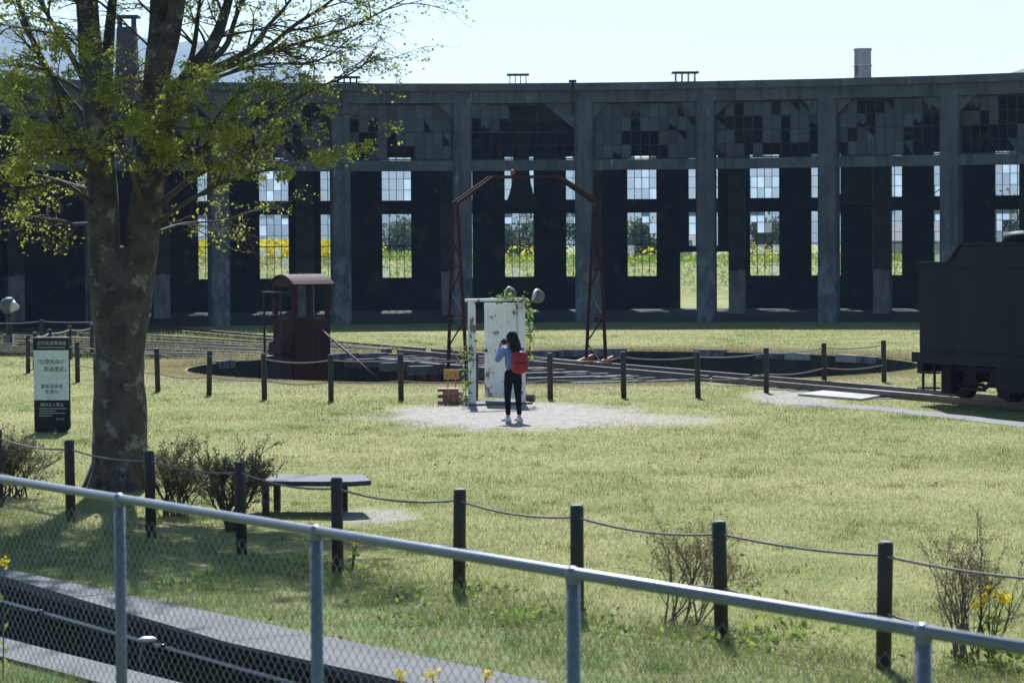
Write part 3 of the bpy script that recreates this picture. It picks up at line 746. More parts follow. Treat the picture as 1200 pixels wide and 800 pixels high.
for (pts_) in ([(935, 461), (1010, 467), (1040, 461.5), (965, 457)], [(1000, 456.5), (1085, 463), (1110, 460), (1020, 454)]):
    q = [G(*p, .05) for p in pts_]
    MB().hexa([p-Vector((0, 0, .055)) for p in q]+q).build('deck_plate', M['concrete_pale'], mt)

# ================================================================== TENDER
HWT = 1.3
def solve_s(px):
    best = None
    for i in range(4000):
        s = 9+i*.005; p = TC+bdir*s-bn*HWT+Vector((0, 0, 1.5))
        d = p-CAM; u = F*d.dot(cx_)/d.dot(Fw)+600
        if best is None or abs(u-px) < best[0]: best = (abs(u-px), s)
    return best[1]
S0 = solve_s(1077)
te = thing('tender', 'black steam locomotive tender on the track beside the turntable', 'tender', TC+bdir*S0, BR)
LT = 6.4
def tp(mb, name, mat=None, parent=te, bevel=0.0): return mb.build(name, mat or M['black'], parent, local=True, bevel=bevel)
# tank: side profile extruded over the width
prof = [(0, 1.02), (LT, 1.02), (LT, 3.12), (1.45, 3.12), (1.05, 2.80), (.95, 2.76), (0, 2.76)]
tank = tp(MB().prism(prof, (0, 1, 0), 2*HWT, (0, -HWT, 0), (1, 0, 0), (0, 0, 1)), 'tank', bevel=.03)
for s in (-1, 1):
    m = MB()
    for (x0, z0), (x1, z1) in zip([(0, 2.77), (.95, 2.77), (1.05, 2.81), (1.45, 3.13)], [(.95, 2.77), (1.05, 2.81), (1.45, 3.13), (LT, 3.13)]):
        m.beam((x0, s*HWT, z0), (x1, s*HWT, z1), .05, .05)
    tp(m, 'top_beading', parent=tank)
    m = MB()
    for z in (1.1, 2.68):
        for i in range(52): m.box((.06+i*.122, s*(HWT+.004), z), (.028, .02, .028))
    stuff(tp(m, 'rivet_row', parent=tank))
    tp(MB().box((LT/2-.1, s*(HWT-.05), .93), (LT+.3, .12, .2)), 'side_sill')
    tp(MB().box((3.0, s*.95, .62), (1.1, .5, .5)), 'tool_box', bevel=.02)
    m = MB(); m.tube([(.3, s*.75, .42), (5.8, s*.75, .42)], .03, 6); m.box((2.1, s*.75, .5), (.08, .3, .5)); m.box((.35, s*.8, .6), (.1, .35, .6)); tp(m, 'brake_gear')
    # hand rail and steps at the corner
    tp(MB().tube([(-.05, s*(HWT-.1), 1.05), (-.09, s*(HWT-.1), 1.2), (-.09, s*(HWT-.1), 2.0), (-.02, s*(HWT-.1), 2.1)], .016, 6), 'hand_rail')
    m = MB()
    for x in (.02, .42): m.beam((x, s*(HWT-.08), .95), (x, s*(HWT-.08), .30), .03, .05)
    for z in (.34, .64): m.box((.22, s*(HWT-.08), z), (.44, .26, .03))
    tp(m, 'step')
tp(MB().lathe((2.05, -.35, 3.1), [(.36, 0), (.36, .12), (.33, .2), (.18, .26), (.02, .28)], 20), 'filler_hatch')
tp(MB().lathe((4.2, -.9, 3.1), [(.1, 0), (.1, .12), (.05, .18)], 12), 'vent_cap')
m = MB(); m.box((LT-.75, 0, 3.28), (1.5, 2*HWT-.1, .34)); tp(m, 'coal_board', bevel=.02)
tp(MB().box((-.1, 0, .82), (.18, 2.45, .36)), 'buffer_beam')
tp(MB().box((3.2, 0, .72), (5.6, 1.0, .5)), 'underframe')
for s_x in (.55, 2.5, 3.5, 5.9): tp(MB().box((s_x, -.98, .55), (.34, .12, .62)), 'hanger_plate')
for s in (-1, 1):
    M90 = Matrix.Rotation(R_(-90), 3, 'Y')
    tp(MB().lathe((-.19, s*.62, .86), [(.07, 0), (.07, .3), (.2, .31), (.2, .34), (.02, .36)], 14, M=M90), 'buffer')
cp = tp(MB().box((-.5, 0, .82), (.62, .16, .2), 0), 'coupler', bevel=.03)
tp(MB().box((-.86, -.07, .82), (.2, .1, .24)), 'knuckle', parent=cp)
tp(MB().tube([(-.2, -.45, .95), (-.3, -.45, .6), (-.35, -.4, .35), (-.25, -.35, .25)], .025, 6), 'brake_hose')
wheel_rg = [(.02, -.06), (.43, -.06), (.46, -.055), (.46, -.03), (.43, -.028), (.425, .06), (.38, .062), (.36, .03), (.12, .03), (.11, .09), (.02, .09)]
for bx_ in (1.25, 4.7):
    bg_ = bpy.data.objects.new('bogie', None); C.objects.link(bg_); bg_.parent = te; bg_.location = (bx_, 0, 0)
    for x in (-.8, .8):
        for s in (-1, 1):
            Mx = Matrix.Rotation(R_(90)*s, 3, 'X')
            MB().lathe((x, -s*.56, .14+.425), wheel_rg, 24, M=Mx).build('wheel', M['black'], bg_, local=True)
        MB().tube([(x, -.9, .565), (x, .9, .565)], .06, 8).build('axle', M['black'], bg_, local=True)
        for s in (-1, 1): MB().box((x, s*.86, .57), (.3, .2, .32)).build('axle_box', M['black'], bg_, local=True, bevel=.02)
    for s in (-1, 1):
        m = MB(); m.beam((-1.1, s*.9, .74), (1.1, s*.9, .74), .08, .08); m.beam((-1.0, s*.9, .72), (-.35, s*.9, .36), .06, .06); m.beam((1.0, s*.9, .72), (.35, s*.9, .36), .06, .06); m.beam((-.4, s*.9, .36), (.4, s*.9, .36), .06, .07)
        m.build('side_frame', M['black'], bg_, local=True)
        m = MB()
        for j in range(5): m.box((0, s*.9, .46+j*.045), (.62-.09*j, .1, .035))
        m.build('leaf_spring', M['black'], bg_, local=True)
    MB().box((0, 0, .72), (.4, 1.9, .18)).build('bolster', M['black'], bg_, local=True)

# ================================================================== FENCES
def rope_fence(label, pts, h=.95, r=.058, ropes=(.85, .42), sag=.05, rr_=.011):
    o = thing('rope_fence', label, 'fence', pts[0])
    pm = MB().lathe((0, 0, 0), [(r, -.05), (r, h-.012), (r-.008, h)], 14, smooth=True).mesh('post'); pm.materials.append(M['post'])
    cm = MB().lathe((0, 0, 0), [(r-.009, h+.001), (r-.012, h+.006)], 14).mesh('post_cap'); cm.materials.append(M['posttop'])
    for p in pts:
        q = bpy.data.objects.new('post', pm); C.objects.link(q); q.parent = o; q.location = p-o.location
        q.rotation_euler = (random.uniform(-.02, .02), random.uniform(-.02, .02), random.uniform(0, 6))
        c = bpy.data.objects.new('post_cap', cm); C.objects.link(c); c.parent = q
    for z in ropes:
        m = MB()
        for a, b in zip(pts[:-1], pts[1:]):
            sg = sag*random.uniform(.5, 1.5)
            m.tube([a.lerp(b, u)+Vector((0, 0, z-sg*4*u*(1-u))) for u in [i/8 for i in range(9)]], rr_, 5, cap=False)
        m.build('rope', M['rope'], o)
    return o
tops = [(-2, 503), (82, 516), (176, 529), (282, 542), (395, 560), (537, 573), (676, 592), (845, 611), (1035, 635), (1258, 664)]
near_posts = []
for px, py in tops:
    p = G(px, py, .95); p.z = 0; near_posts.append(p)
rope_fence('rope fence of round dark posts crossing the near lawn behind the steel railing', near_posts)
far_b = [(33, 437), (91, 448), (185, 459), (245, 463), (310, 468), (388, 470), (470, 469), (557, 469), (645, 468), (731, 466), (818, 466), (898, 460), (966, 452), (1036, 448)]
rope_fence('rope fence of dark posts curving round the near rim of the turntable pit', [G(*p) for p in far_b], ropes=(.84, .40), sag=.05, rr_=.013)
rope_fence('short rope fence with pale rope, going back past the tall sign towards the tracks', [G(*p) for p in ((41, 432), (58, 427), (82, 421), (108, 418), (150, 415))], ropes=(.84,), rr_=.02)
rope_fence('distant rope fence behind the fan of tracks at the frame edge', [G(*p) for p in ((-25, 412), (49, 411), (125, 411))], ropes=(.9, .3), rr_=.016)

# chain-link fence along the railway
D0, D3 = 14.65, 9.464
P0, P3 = AT(140, 578, D0), AT(1082, 748, D3)
zr_ = (P0.z+P3.z)/2; fd = (P3-P0)/3; fd.z = 0
cl = thing('chain_link_fence', 'galvanised chain-link fence with round top rail running across the foreground', 'fence', (P0.x, P0.y, 0))
fp = [Vector((P0.x, P0.y, 0))+fd*i for i in range(-2, 6)]
fdn = fd.normalized(); fnn = Vector((-fdn.y, fdn.x, 0))
pm = MB().tube([(0, 0, -.1), (0, 0, zr_-.02)], .030, 14).mesh('post'); pm.materials.append(M['galv'])
cm = MB().lathe((0, 0, 0), [(.0303, zr_-.045), (.0322, zr_-.04), (.0325, zr_-.01), (.030, zr_+.018), (.012, zr_+.029)], 14).mesh('post_cap'); cm.materials.append(M['galv'])
for p in fp:
    q = bpy.data.objects.new('post', pm); C.objects.link(q); q.parent = cl; q.location = p-cl.location
    c = bpy.data.objects.new('post_cap', cm); C.objects.link(c); c.parent = q
MB().tube([fp[0]+Vector((0, 0, zr_)), fp[-1]+Vector((0, 0, zr_))], .0243, 16).build('top_rail', M['galv'], cl)
L = (fp[-1]-fp[0]).length; cell = .035; hm = zr_-.06-.08; nseg = int(hm/cell); m = MB(); wr_ = .0017
# each wire zigzags up and is hooked into its neighbours
nwire = int(L/cell)
V = []; Fc = []
for i in range(nwire):
    u0 = i*cell
    prev = None
    for j in range(nseg+1):
        hi_ = (j+i) % 2; u = u0+(cell+.003)*hi_; z = .08+j*cell; off = .003*(1 if hi_ else -1)
        c = fp[0]+fdn*u+fnn*(off-.03); o = len(V)
        for kx, kz in ((wr_, 0), (-wr_*.5, wr_*.87), (-wr_*.5, -wr_*.87)):
            q = c+fnn*kx+Vector((0, 0, z))+fdn*kz; V.append((q.x-cl.location.x, q.y-cl.location.y, q.z))
        if prev is not None:
            for e in range(3): Fc.append((prev+e, prev+(e+1) % 3, o+(e+1) % 3, o+e))
        prev = o
stuff(npmesh('wire_mesh', V, Fc, M['galvwire'], cl))

# pipe and valve in the ditch
q0, q1 = G(0, 699, -.1)-ditch_n*.05, G(300, 783, -.1)-ditch_n*.05
dirp = (q1-q0).normalized(); a, b = q0-dirp*1.5, q1+dirp*9
pipe = thing('water_pipe', 'long black pipe bracketed along the ditch wall', 'pipe', (a.x, a.y, -1.25))
MB().tube([a-Vector((0, 0, .03)), b-Vector((0, 0, .03))], .03, 16).build('pipe_run', M['pipe'], pipe)
k = int((b-a).length/2.6)
for i in range(1, k):
    c = a+dirp*i*2.6-Vector((0, 0, .03))
    MB().tube([c-dirp*.05, c+dirp*.05], .037, 20).build('pipe_collar', M['pipe'], pipe)
    MB().beam(c-Vector((0, 0, .03)), c+ditch_n*.25-Vector((0, 0, .16)), .05, .05).build('pipe_bracket', M['pipe'], pipe)
vp = G(173, 750, -.05); vl = thing('valve', 'dark valve stand with pale round cap rising from the ditch', 'valve', (vp.x, vp.y, -1.25))
MB().lathe((vp.x, vp.y, 0), [(.07, -1.25), (.07, -.12), (.05, -.1), (.05, -.06)], 14).build('valve_body', M['pipe'], vl)
MB().lathe((vp.x, vp.y, 0), [(.02, -.06), (.075, -.055), (.078, -.035), (.05, -.02), (.01, -.015)], 18).build('valve_cap', M['lampwhite'], vl)
MB().tube([Vector((vp.x-.02, vp.y-.1, -.5)), Vector((vp.x-.16, vp.y-.2, -.5)), Vector((vp.x-.2, vp.y-.24, -.44))], .018, 8).build('valve_handle', M['galv'], vl)

# ================================================================== DOOR, PLANTER, SIGNS
dl = G(553.5, 475); dr = G(611.5, 473.2); dv = (dr-dl).normalized(); da = math.atan2(dv.y, dv.x); dn_ = Vector((-dv.y, dv.x, 0))
dw = (dr-dl).length; dh = 2.05
df = thing('freestanding_door', 'weathered white wooden door standing open in its frame on the lawn', 'door', dl, da)
for x in (0, dw): MB().box((x, 0, dh/2), (.11, .15, dh)).build('frame_post', M['white_paint'], df, local=True, bevel=.006)
MB().box((dw/2, 0, dh+.03), (dw+.22, .2, .055)).build('head_board', M['white_paint'], df, local=True, bevel=.006)
MB().box((dw/2, .35, .02), (dw+.3, 1.1, .04)).build('base_board', M['wood_grey'], df, local=True)
# leaf hinged on the right post, swung away from the viewer
hp = Vector((dw-.07, .06, 0)); lw = .82; la = math.atan2(.52, -.64)-da
leaf = bpy.data.objects.new('door_leaf', MB().box((lw/2, 0, 1.06), (lw, .04, 1.9)).mesh('door_leaf')); C.objects.link(leaf); leaf.data.materials.append(M['white_paint'])
leaf.parent = df; leaf.location = hp; leaf.rotation_euler = (0, 0, la)
for side in (1, -1):
    for i in range(7): MB().box(((i+.5)*lw/7, side*.026, 1.06), (lw/7-.004, .012, 1.86)).build('board', M['white_paint'], leaf, local=True, bevel=.003)
    for z in (.18, 1.06, 1.94): MB().box((lw/2, side*.037, z), (lw-.01, .01, .1)).build('ledge', M['white_paint'], leaf, local=True)
    MB().lathe((lw-.07, side*.07, 1.05), [(.005, -.03), (.028, -.02), (.03, .01), (.012, .03)], 12).build('door_knob', M['blackplastic'], leaf, local=True)
def leafcloud(name, centers, mat, size, parent=None, droop=.3, seed=1, aspect=.55):
    r = np.random.default_rng(seed); c = np.asarray(centers, float); n = len(c)
    d = r.normal(size=(n, 3)); d[:, 2] -= droop; d /= np.linalg.norm(d, axis=1)[:, None]
    e = r.normal(size=(n, 3)); e -= d*(e*d).sum(1)[:, None]; e /= np.linalg.norm(e, axis=1)[:, None]
    s = size*r.uniform(.6, 1.3, n)[:, None]
    V = np.stack([c, c+d*s*.5+e*s*aspect*.5, c+d*s, c+d*s*.5-e*s*aspect*.5], 1).reshape(-1, 3)
    Fc = np.arange(4*n).reshape(-1, 4)
    if parent is not None:
        off = Vector((0, 0, 0)); q = parent
        while q: off = off+q.location; q = q.parent
        V = V-np.array(off)
    return npmesh(name, V, Fc, mat, parent, np.repeat(r.random(n), 4))
dM = Matrix.Translation(dl)@Matrix.Rotation(da, 4, 'Z')
def vine(path, n, spread, label, seed):
    pts = [dM@Vector(p) for p in path]; o = thing('climbing_vine', label, 'vine', (pts[0].x, pts[0].y, 0))
    MB().tube(pts, .008, 5).build('stem', M['twig'], o)
    cs = []
    rs = random.Random(seed)
    for i in range(n):
        u = rs.random()*(len(pts)-1); k = int(u); p = pts[k].lerp(pts[min(k+1, len(pts)-1)], u-k)
        cs.append(p+Vector((rs.gauss(0, spread), rs.gauss(0, spread), rs.gauss(0, spread))))
    leafcloud('leaves', cs, M['vine'], .085, o, .4, seed, .8)
vine([(dw+.16, -.02, .9), (dw+.17, -.05, 1.3), (dw+.15, -.05, 1.8), (dw+.05, -.06, 2.13), (dw-.3, -.06, 2.12), (dw-.55, -.04, 2.1)], 170, .065, 'leafy green vine over the upper corner of the white door', 3)
vine([(-.14, -.06, .0), (-.17, -.06, .5), (-.12, -.09, .9), (-.16, -.07, 1.25)], 95, .06, 'thin leafy vine climbing the lone post of the white door', 4)
# brick planter with a small wooden sign
bp = G(532, 473.5); pl = thing('brick_planter', 'low block of loose bricks beside the white door', 'planter', bp)
br_me = MB().box((0, 0, 0), (.2, .095, .058)).mesh('brick')
for j in range(5):
    for i in range(3):
        for kk in range(3):
            if j >= 3 and i == 2: continue
            wmat = (j == 4 or i == 2) and random.random() < .9
            o = bpy.data.objects.new('brick', br_me if not wmat else br_me); C.objects.link(o); o.parent = pl
            if not len(br_me.materials): br_me.materials.append(M['brick'])
            if wmat: o.material_slots[0].link = 'OBJECT'; o.material_slots[0].material = M['brick_white']
            o.location = (-.16+i*.212+(.1 if j % 2 else 0)-.06, -.1+kk*.1, .031+j*.064); o.rotation_euler = (0, 0, random.uniform(-.06, .06))
bs = thing('small_wooden_sign', 'small yellow wooden notice board standing on the bricks by the door', 'sign', bp+Vector((-.05, 0, .325)))
for x in (-.07, .08): MB().box((x, 0, .085), (.022, .02, .17)).build('leg', M['yellow_wood'], bs, local=True)
MB().box((.0, -.002, .27), (.30, .03, .20)).build('board', M['yellow_wood'], bs, local=True, bevel=.004)
for x, z, w_, h_ in ((-.085, .25, .012, .05), (.085, .265, .014, .055), (.01, .30, .05, .006)): MB().box((x, -.019, z), (w_, .004, h_)).build('painted_mark', M['ink'], bs, local=True)
sp = G(620.5, 470.5)
st = thing('log_stump', 'small pale cut log lying by the foot of the white door', 'log', sp)
MB().tube([sp+Vector((-.07, .03, .075)), sp+Vector((.1, -.03, .075))], [.07, .074], 14).build('log', M['twig'], st)
MB().tube([sp+Vector((.1, -.03, .075)), sp+Vector((.104, -.031, .075))], .066, 14).build('cut_face', M['concrete_pale'], st)

# tall information sign
sg = G(61, 506.5); sc_ = F/sg.y
si = thing('information_sign', 'tall white and black information board with Japanese lettering near the tree', 'sign', sg, R_(-4))
SW, SH = 42/sc_, 110/sc_; e = SH/110
def zy(py): return (507.5-py)*e
ch_ = .07
bpanel = MB().prism([(-SW/2, 0), (SW/2-ch_, 0), (SW/2, ch_), (SW/2, SH), (-SW/2, SH)], (0, 1, 0), .10, (0, 0, 0), (1, 0, 0), (0, 0, 1)).build('board', M['signblack'], si, local=True)
MB().box((0, .05, SH+.012), (SW+.01, .12, .024)).build('top_trim', M['lampgrey'], si, local=True)
MB().box((0, -.003, (zy(411)+zy(469.5))/2), (SW-.006, .006, zy(411)-zy(469.5))).build('white_panel', M['signwhite'], si, local=True)
def text(s, x, py, hpx, mat, align='LEFT', parent=si, sx=1.0):
    cu = bpy.data.curves.new('lettering', 'FONT'); cu.body = s; cu.size = hpx*e*1.08; cu.align_x = align; cu.extrude = .0006; cu.resolution_u = 2
    tmp = bpy.data.objects.new('tmp', cu); C.objects.link(tmp)
    dg = bpy.context.evaluated_depsgraph_get(); me = bpy.data.meshes.new_from_object(tmp.evaluated_get(dg)); bpy.data.objects.remove(tmp)
    me.name = 'lettering'; me.materials.clear()
    o = link('lettering', me, mat, parent); o.rotation_euler = (R_(90), 0, 0); o.scale = (sx, 1, 1); o.location = (x, -.0078, zy(py)); return o
lx = lambda px: (px-61)*e
text('近代化産業遺産', lx(62), 404.6, 4.9, M['inkwhite'], 'CENTER', sx=.95)
text('「旧豊後森の', lx(41), 426.8, 5.8, M['ink'], sx=.97)
text('関連遺産」', lx(52), 435.4, 5.8, M['ink'], sx=.97)
text('豊後森車庫', lx(61.5), 455.2, 4.9, M['ink'], 'CENTER')
text('転車台', lx(61.5), 461.6, 4.9, M['ink'], 'CENTER')
text('構内立入禁止', lx(61.5), 476.6, 4.4, M['inkwhite'], 'CENTER')
for ch1, px1 in (('玖', 67.5), ('珠', 71.2), ('町', 74.8)): text(ch1, lx(px1), 493, 2.8, M['inkwhite'], 'CENTER')
for (py, x0, x1) in ((407.8, 45, 77), (479.4, 46, 78), (482.2, 47, 66), (484.8, 46, 76), (487.8, 46, 61)):
    m = MB(); x = x0
    while x < x1:
        w_ = random.uniform(.7, 1.5); m.box((lx(x+w_/2), -.004, zy(py)), (w_*e, .003, .95*e)); x += w_+random.uniform(.25, .5)
    m.build('fine_print', M['inkwhite'], si, local=True)

# low bench table
bc_ = G(360, 601); tb = thing('low_bench_table', 'low dark flat-topped bench table beyond the rope fence', 'table', bc_, R_(-6))
tz = .36
poly = [(-.72, -.42), (.62, -.46), (.82, -.28), (.60, .52), (-.62, .5), (-.74, .3)]
MB().prism(poly, (0, 0, 1), .06, (0, 0, tz), (1, 0, 0), (0, 1, 0)).build('top_board', M['bench'], tb, local=True, bevel=.012)
for x, y in ((-.45, -.25), (.42, -.22), (-.42, .3), (.4, .3)): MB().box((x, y, tz/2), (.075, .075, tz)).build('leg', M['post'], tb, local=True)
# floodlights on the lawn in front of the roundhouse
def flood(px, base, heads, label, boxpx=None):
    p = G(px, base); s_ = F/p.y
    o = thing('floodlight', label, 'floodlight', p, 0, 'floodlights on the lawn')
    zt = (base-350)/s_
    MB().tube([p, p+Vector((0, 0, zt-.1))], .05, 8).build('stand', M['steel_dark'], o)
    for (hx, hy, yaw) in heads:
        c = p+Vector(((hx-px)/s_, 0, (base-hy)/s_))
        Mr = Matrix.Rotation(yaw, 3, 'Z')@Matrix.Rotation(R_(72), 3, 'Y')
        h_ = MB().lathe(c, [(.02, -.24), (.14, -.22), (.22, -.1), (.25, .02), (.25, .10), (.23, .12)], 18, M=Mr).build('lamp_housing', M['lampgrey'], o)
        MB().lathe(c, [(.23, .121), (.12, .15), (.02, .16)], 18, M=Mr).build('lamp_glass', M['lampwhite'], h_)
        MB().beam(p+Vector((0, 0, zt-.12)), c-Vector((0, 0, .2)), .05, .05).build('bracket', M['steel_dark'], o)
    if boxpx:
        c = p+Vector(((boxpx-px)/s_, -.1, (base-384)/s_))
        MB().box(c, (.28, .24, .36)).build('control_box', M['lampwhite'], o)
        MB().box(c-Vector((0, 0, (base-384)/s_/2+.1)), (.2, .16, (base-384)/s_-.25)).build('box_stand', M['steel_dark'], o)
flood(612, 394, [(597, 344, R_(180)), (630, 347, R_(195))], 'twin grey floodlight standing on the lawn behind the white door', 619.5)
p_ = G(11, 407)
def flood_left():
    p = p_; s_ = F/p.y; o = thing('floodlight', 'single grey hooded floodlight at the frame edge beside the distant rope fence', 'floodlight', p, 0, 'floodlights on the lawn')
    MB().tube([p, p+Vector((0, 0, 1.2))], .09, 10).build('stand', M['steel_dark'], o)
    c = p+Vector((0, 0, 49/s_)); Mr = Matrix.Rotation(R_(-12), 3, 'Z')@Matrix.Rotation(R_(100), 3, 'Y')
    h_ = MB().lathe(c, [(.02, -.26), (.16, -.24), (.26, -.1), (.28, .05), (.24, .12)], 18, M=Mr).build('lamp_housing', M['lampgrey'], o)
    MB().lathe(c, [(.22, .121), (.14, .2), (.08, .32), (.02, .33)], 18, M=Mr).build('lamp_glass', M['lampwhite'], h_)
    MB().box(p+Vector((-.05, -.12, .24)), (.2, .12, .34)).build('control_box', M['lampgrey'], o)
    MB().box(p+Vector((.16, -.1, .2)), (.07, .07, .4)).build('marker_post', M['lampwhite'], o)
flood_left()

# ================================================================== PERSON
def skin_mesh(name, verts, edges, rad, sub=2):
    me = bpy.data.meshes.new(name); me.from_pydata(verts, edges, [])
    o = bpy.data.objects.new('tmp', me); C.objects.link(o)
    o.modifiers.new('s', 'SKIN'); o.modifiers['s'].use_smooth_shade = True
    sb = o.modifiers.new('d', 'SUBSURF'); sb.levels = sub; sb.render_levels = sub
    for i, r in enumerate(rad):
        sv = me.skin_vertices[0].data[i]; sv.radius = r if isinstance(r, tuple) else (r, r)
    me.skin_vertices[0].data[0].use_root = True
    dg = bpy.context.evaluated_depsgraph_get(); m2 = bpy.data.meshes.new_from_object(o.evaluated_get(dg)); bpy.data.objects.remove(o)
    m2.name = name
    m2.polygons.foreach_set('use_smooth', [True]*len(m2.polygons)); return m2
pf_ = G(601.5, 493.5)
pe = thing('person', 'person with long black hair, blue jacket and black trousers taking a picture of the door', 'person', pf_, R_(28))
# facing +y, right hand side +x
sk = [(0, 0, .86), (0, .0, 1.0), (0, .0, 1.18), (0, -.01, 1.30), (0, 0, 1.37), (0, .015, 1.43), (0, .03, 1.50), (0, .02, 1.56),       # 0-7 spine, head
      (-.085, 0, .82), (-.105, .01, .46), (-.11, -.02, .09), (-.115, .10, .04),                                                        # 8-11 left leg
      (.085, 0, .82), (.105, .01, .46), (.115, -.02, .09), (.135, .10, .04),                                                           # 12-15 right leg
      (-.165, 0, 1.30), (-.27, .10, 1.09), (-.12, .27, 1.34), (-.095, .30, 1.41),                                                       # 16-19 left arm
      (.165, 0, 1.30), (.22, .13, 1.08), (.09, .27, 1.33), (.075, .30, 1.40)]                                                           # 20-23 right arm
ed = [(0, 1), (1, 2), (2, 3), (3, 4), (4, 5), (5, 6), (6, 7), (0, 8), (8, 9), (9, 10), (10, 11), (0, 12), (12, 13), (13, 14), (14, 15), (3, 16), (16, 17), (17, 18), (18, 19), (3, 20), (20, 21), (21, 22), (22, 23)]
ra = [(.12, .085), (.10, .075), (.11, .075), (.08, .06), .04, (.055, .06), (.078, .092), (.06, .07), .075, .05, .034, .028, .075, .05, .034, .028, .04, .034, .026, .026, .04, .034, .026, .026]
# fingers: four and a thumb on each hand, curled round the camera
for s, root in ((-1, 19), (1, 23)):
    bx0 = Vector(sk[root])
    for i, ln in enumerate((.05, .058, .055, .045)):
        a = bx0+Vector((s*(.004-.012), .012, .028-.017*i)); b = a+Vector((-s*.012, ln*.6, .004)); c = b+Vector((-s*ln*.55, ln*.15, 0))
        o = len(sk); sk += [tuple(a), tuple(b), tuple(c)]; ed += [(root, o), (o, o+1), (o+1, o+2)]; ra += [.009, .0085, .007]
    a = bx0+Vector((-s*.022, -.012, -.012)); b = a+Vector((-s*.03, .012, .012)); o = len(sk); sk += [tuple(a), tuple(b)]; ed += [(root, o), (o, o+1)]; ra += [.011, .009]
link('body', skin_mesh('body', sk, ed, ra), M['skin'], pe)
# face: nose, ears
fm = MB(); 
hc = Vector((0, .03, 1.50))
# jacket: torso and sleeves as one skin over the body
jv = [(0, 0, .90), (0, 0, 1.02), (0, 0, 1.18), (0, -.01, 1.30), (0, 0, 1.355), (-.17, 0, 1.295), (-.275, .10, 1.085), (-.14, .255, 1.305), (.17, 0, 1.295), (.23, .13, 1.07), (.105, .255, 1.30)]
je = [(0, 1), (1, 2), (2, 3), (3, 4), (3, 5), (5, 6), (6, 7), (3, 8), (8, 9), (9, 10)]
jr = [(.16, .12), (.145, .11), (.155, .115), (.13, .10), .065, .068, .056, .04, .068, .056, .04]
link('jacket', skin_mesh('jacket', jv, je, jr), M['denim'], pe)
tv = [(0, 0, .88), (-.085, 0, .80), (-.107, .012, .46), (-.112, -.018, .10), (.085, 0, .80), (.107, .012, .46), (.117, -.018, .10), (0, 0, .97)]
te_ = [(0, 1), (1, 2), (2, 3), (0, 4), (4, 5), (5, 6), (0, 7)]
link('trousers', skin_mesh('trousers', tv, te_, [(.15, .115), (.095, .1), .064, .046, (.095, .1), .064, .046, (.14, .105)]), M['trouser'], pe)
for s, x in ((-1, -.113), (1, .122)):
    rg = []
    for y, wd, ht in ((-.085, .03, .05), (-.06, .042, .085), (0, .043, .085), (.06, .046, .065), (.13, .046, .052), (.165, .034, .04), (.175, .015, .025)):
        rg.append([Vector((x+s*.01*(y+.08)/.2+wd*math.cos(q)*(1 if math.sin(q) > -.5 else .95), y, .002+ht*.5+ht*.5*math.sin(q))) for q in [2*math.pi*i/12 for i in range(12)]])
    MB().rings(rg).build('shoe', M['shoe'], pe, local=True)
    MB().prism([(x-.044, -.085), (x+.044, -.085), (x+s*.012+.048, .1), (x+s*.014+.03, .175), (x+s*.014-.03, .175), (x+s*.012-.048, .1)], (0, 0, 1), .018, (0, 0, 0), (1, 0, 0), (0, 1, 0)).build('sole', M['lampwhite'], pe, local=True)
# head turned to the left with hair to the shoulder blades
ht = Matrix.Rotation(R_(28), 3, 'Z')
def HP(x, y, z): v = ht@Vector((x, y, 0)); return Vector((v.x, .02+v.y, z))
MB().lathe(HP(0, .112, 1.487), [(.004, -.02), (.016, -.012), (.012, .012), (.004, .03)], 8).build('nose', M['skin'], pe, local=True)
for s in (-1, 1):
    MB().lathe(HP(s*.034, .094, 1.512), [(.001, -.006), (.012, 0), (.001, .006)], 8).build('eye', M['blackplastic'], pe, local=True)
    MB().lathe(HP(s*.082, .0, 1.495), [(.004, -.03), (.014, -.01), (.016, .015), (.004, .03)], 8).build('ear', M['skin'], pe, local=True)
MB().box(HP(0, .098, 1.452), (.045, .012, .012), R_(28)).build('mouth', M['brick'], pe, local=True)
rg = []
for z, rx, ry, cy in ((1.17, .06, .03, -.13), (1.19, .115, .05, -.12), (1.26, .14, .07, -.10), (1.34, .142, .085, -.07), (1.41, .128, .10, -.04), (1.46, .118, .112, -.018), (1.50, .112, .114, -.006), (1.54, .102, .108, 0), (1.575, .085, .093, 0), (1.602, .064, .07, 0), (1.622, .04, .045, 0), (1.632, .012, .015, 0)):
    lp = []
    for i in range(18):
        q = 2*math.pi*i/18; wob = 1+.05*math.sin(5*q+z*40)
        lp.append(HP(rx*math.cos(q)*wob, cy+ry*math.sin(q)*wob, z))
    rg.append(lp)
MB().rings(rg).build('hair', M['hair'], pe, local=True)
pM = Matrix.Translation(pf_)@Matrix.Rotation(R_(28), 4, 'Z')
cmr = thing('camera', 'small black camera held up to the face of the person', 'camera', pM@Vector((-.01, .325, 1.37)), R_(28))
MB().box((0, 0, .045), (.13, .05, .09)).build('camera_body', M['blackplastic'], cmr, local=True, bevel=.008)
MB().lathe((0, .02, .045), [(.036, 0), (.036, .06), (.03, .065), (.03, .05)], 14, M=Matrix.Rotation(R_(-90), 3, 'X')).build('lens', M['blackplastic'], cmr, local=True)
MB().box((0, 0, .1), (.05, .04, .02)).build('viewfinder', M['blackplastic'], cmr, local=True)
bk = thing('backpack', 'red backpack worn by the person in front of the white door', 'backpack', pM@Vector((.03, -.12, .86)), R_(28))
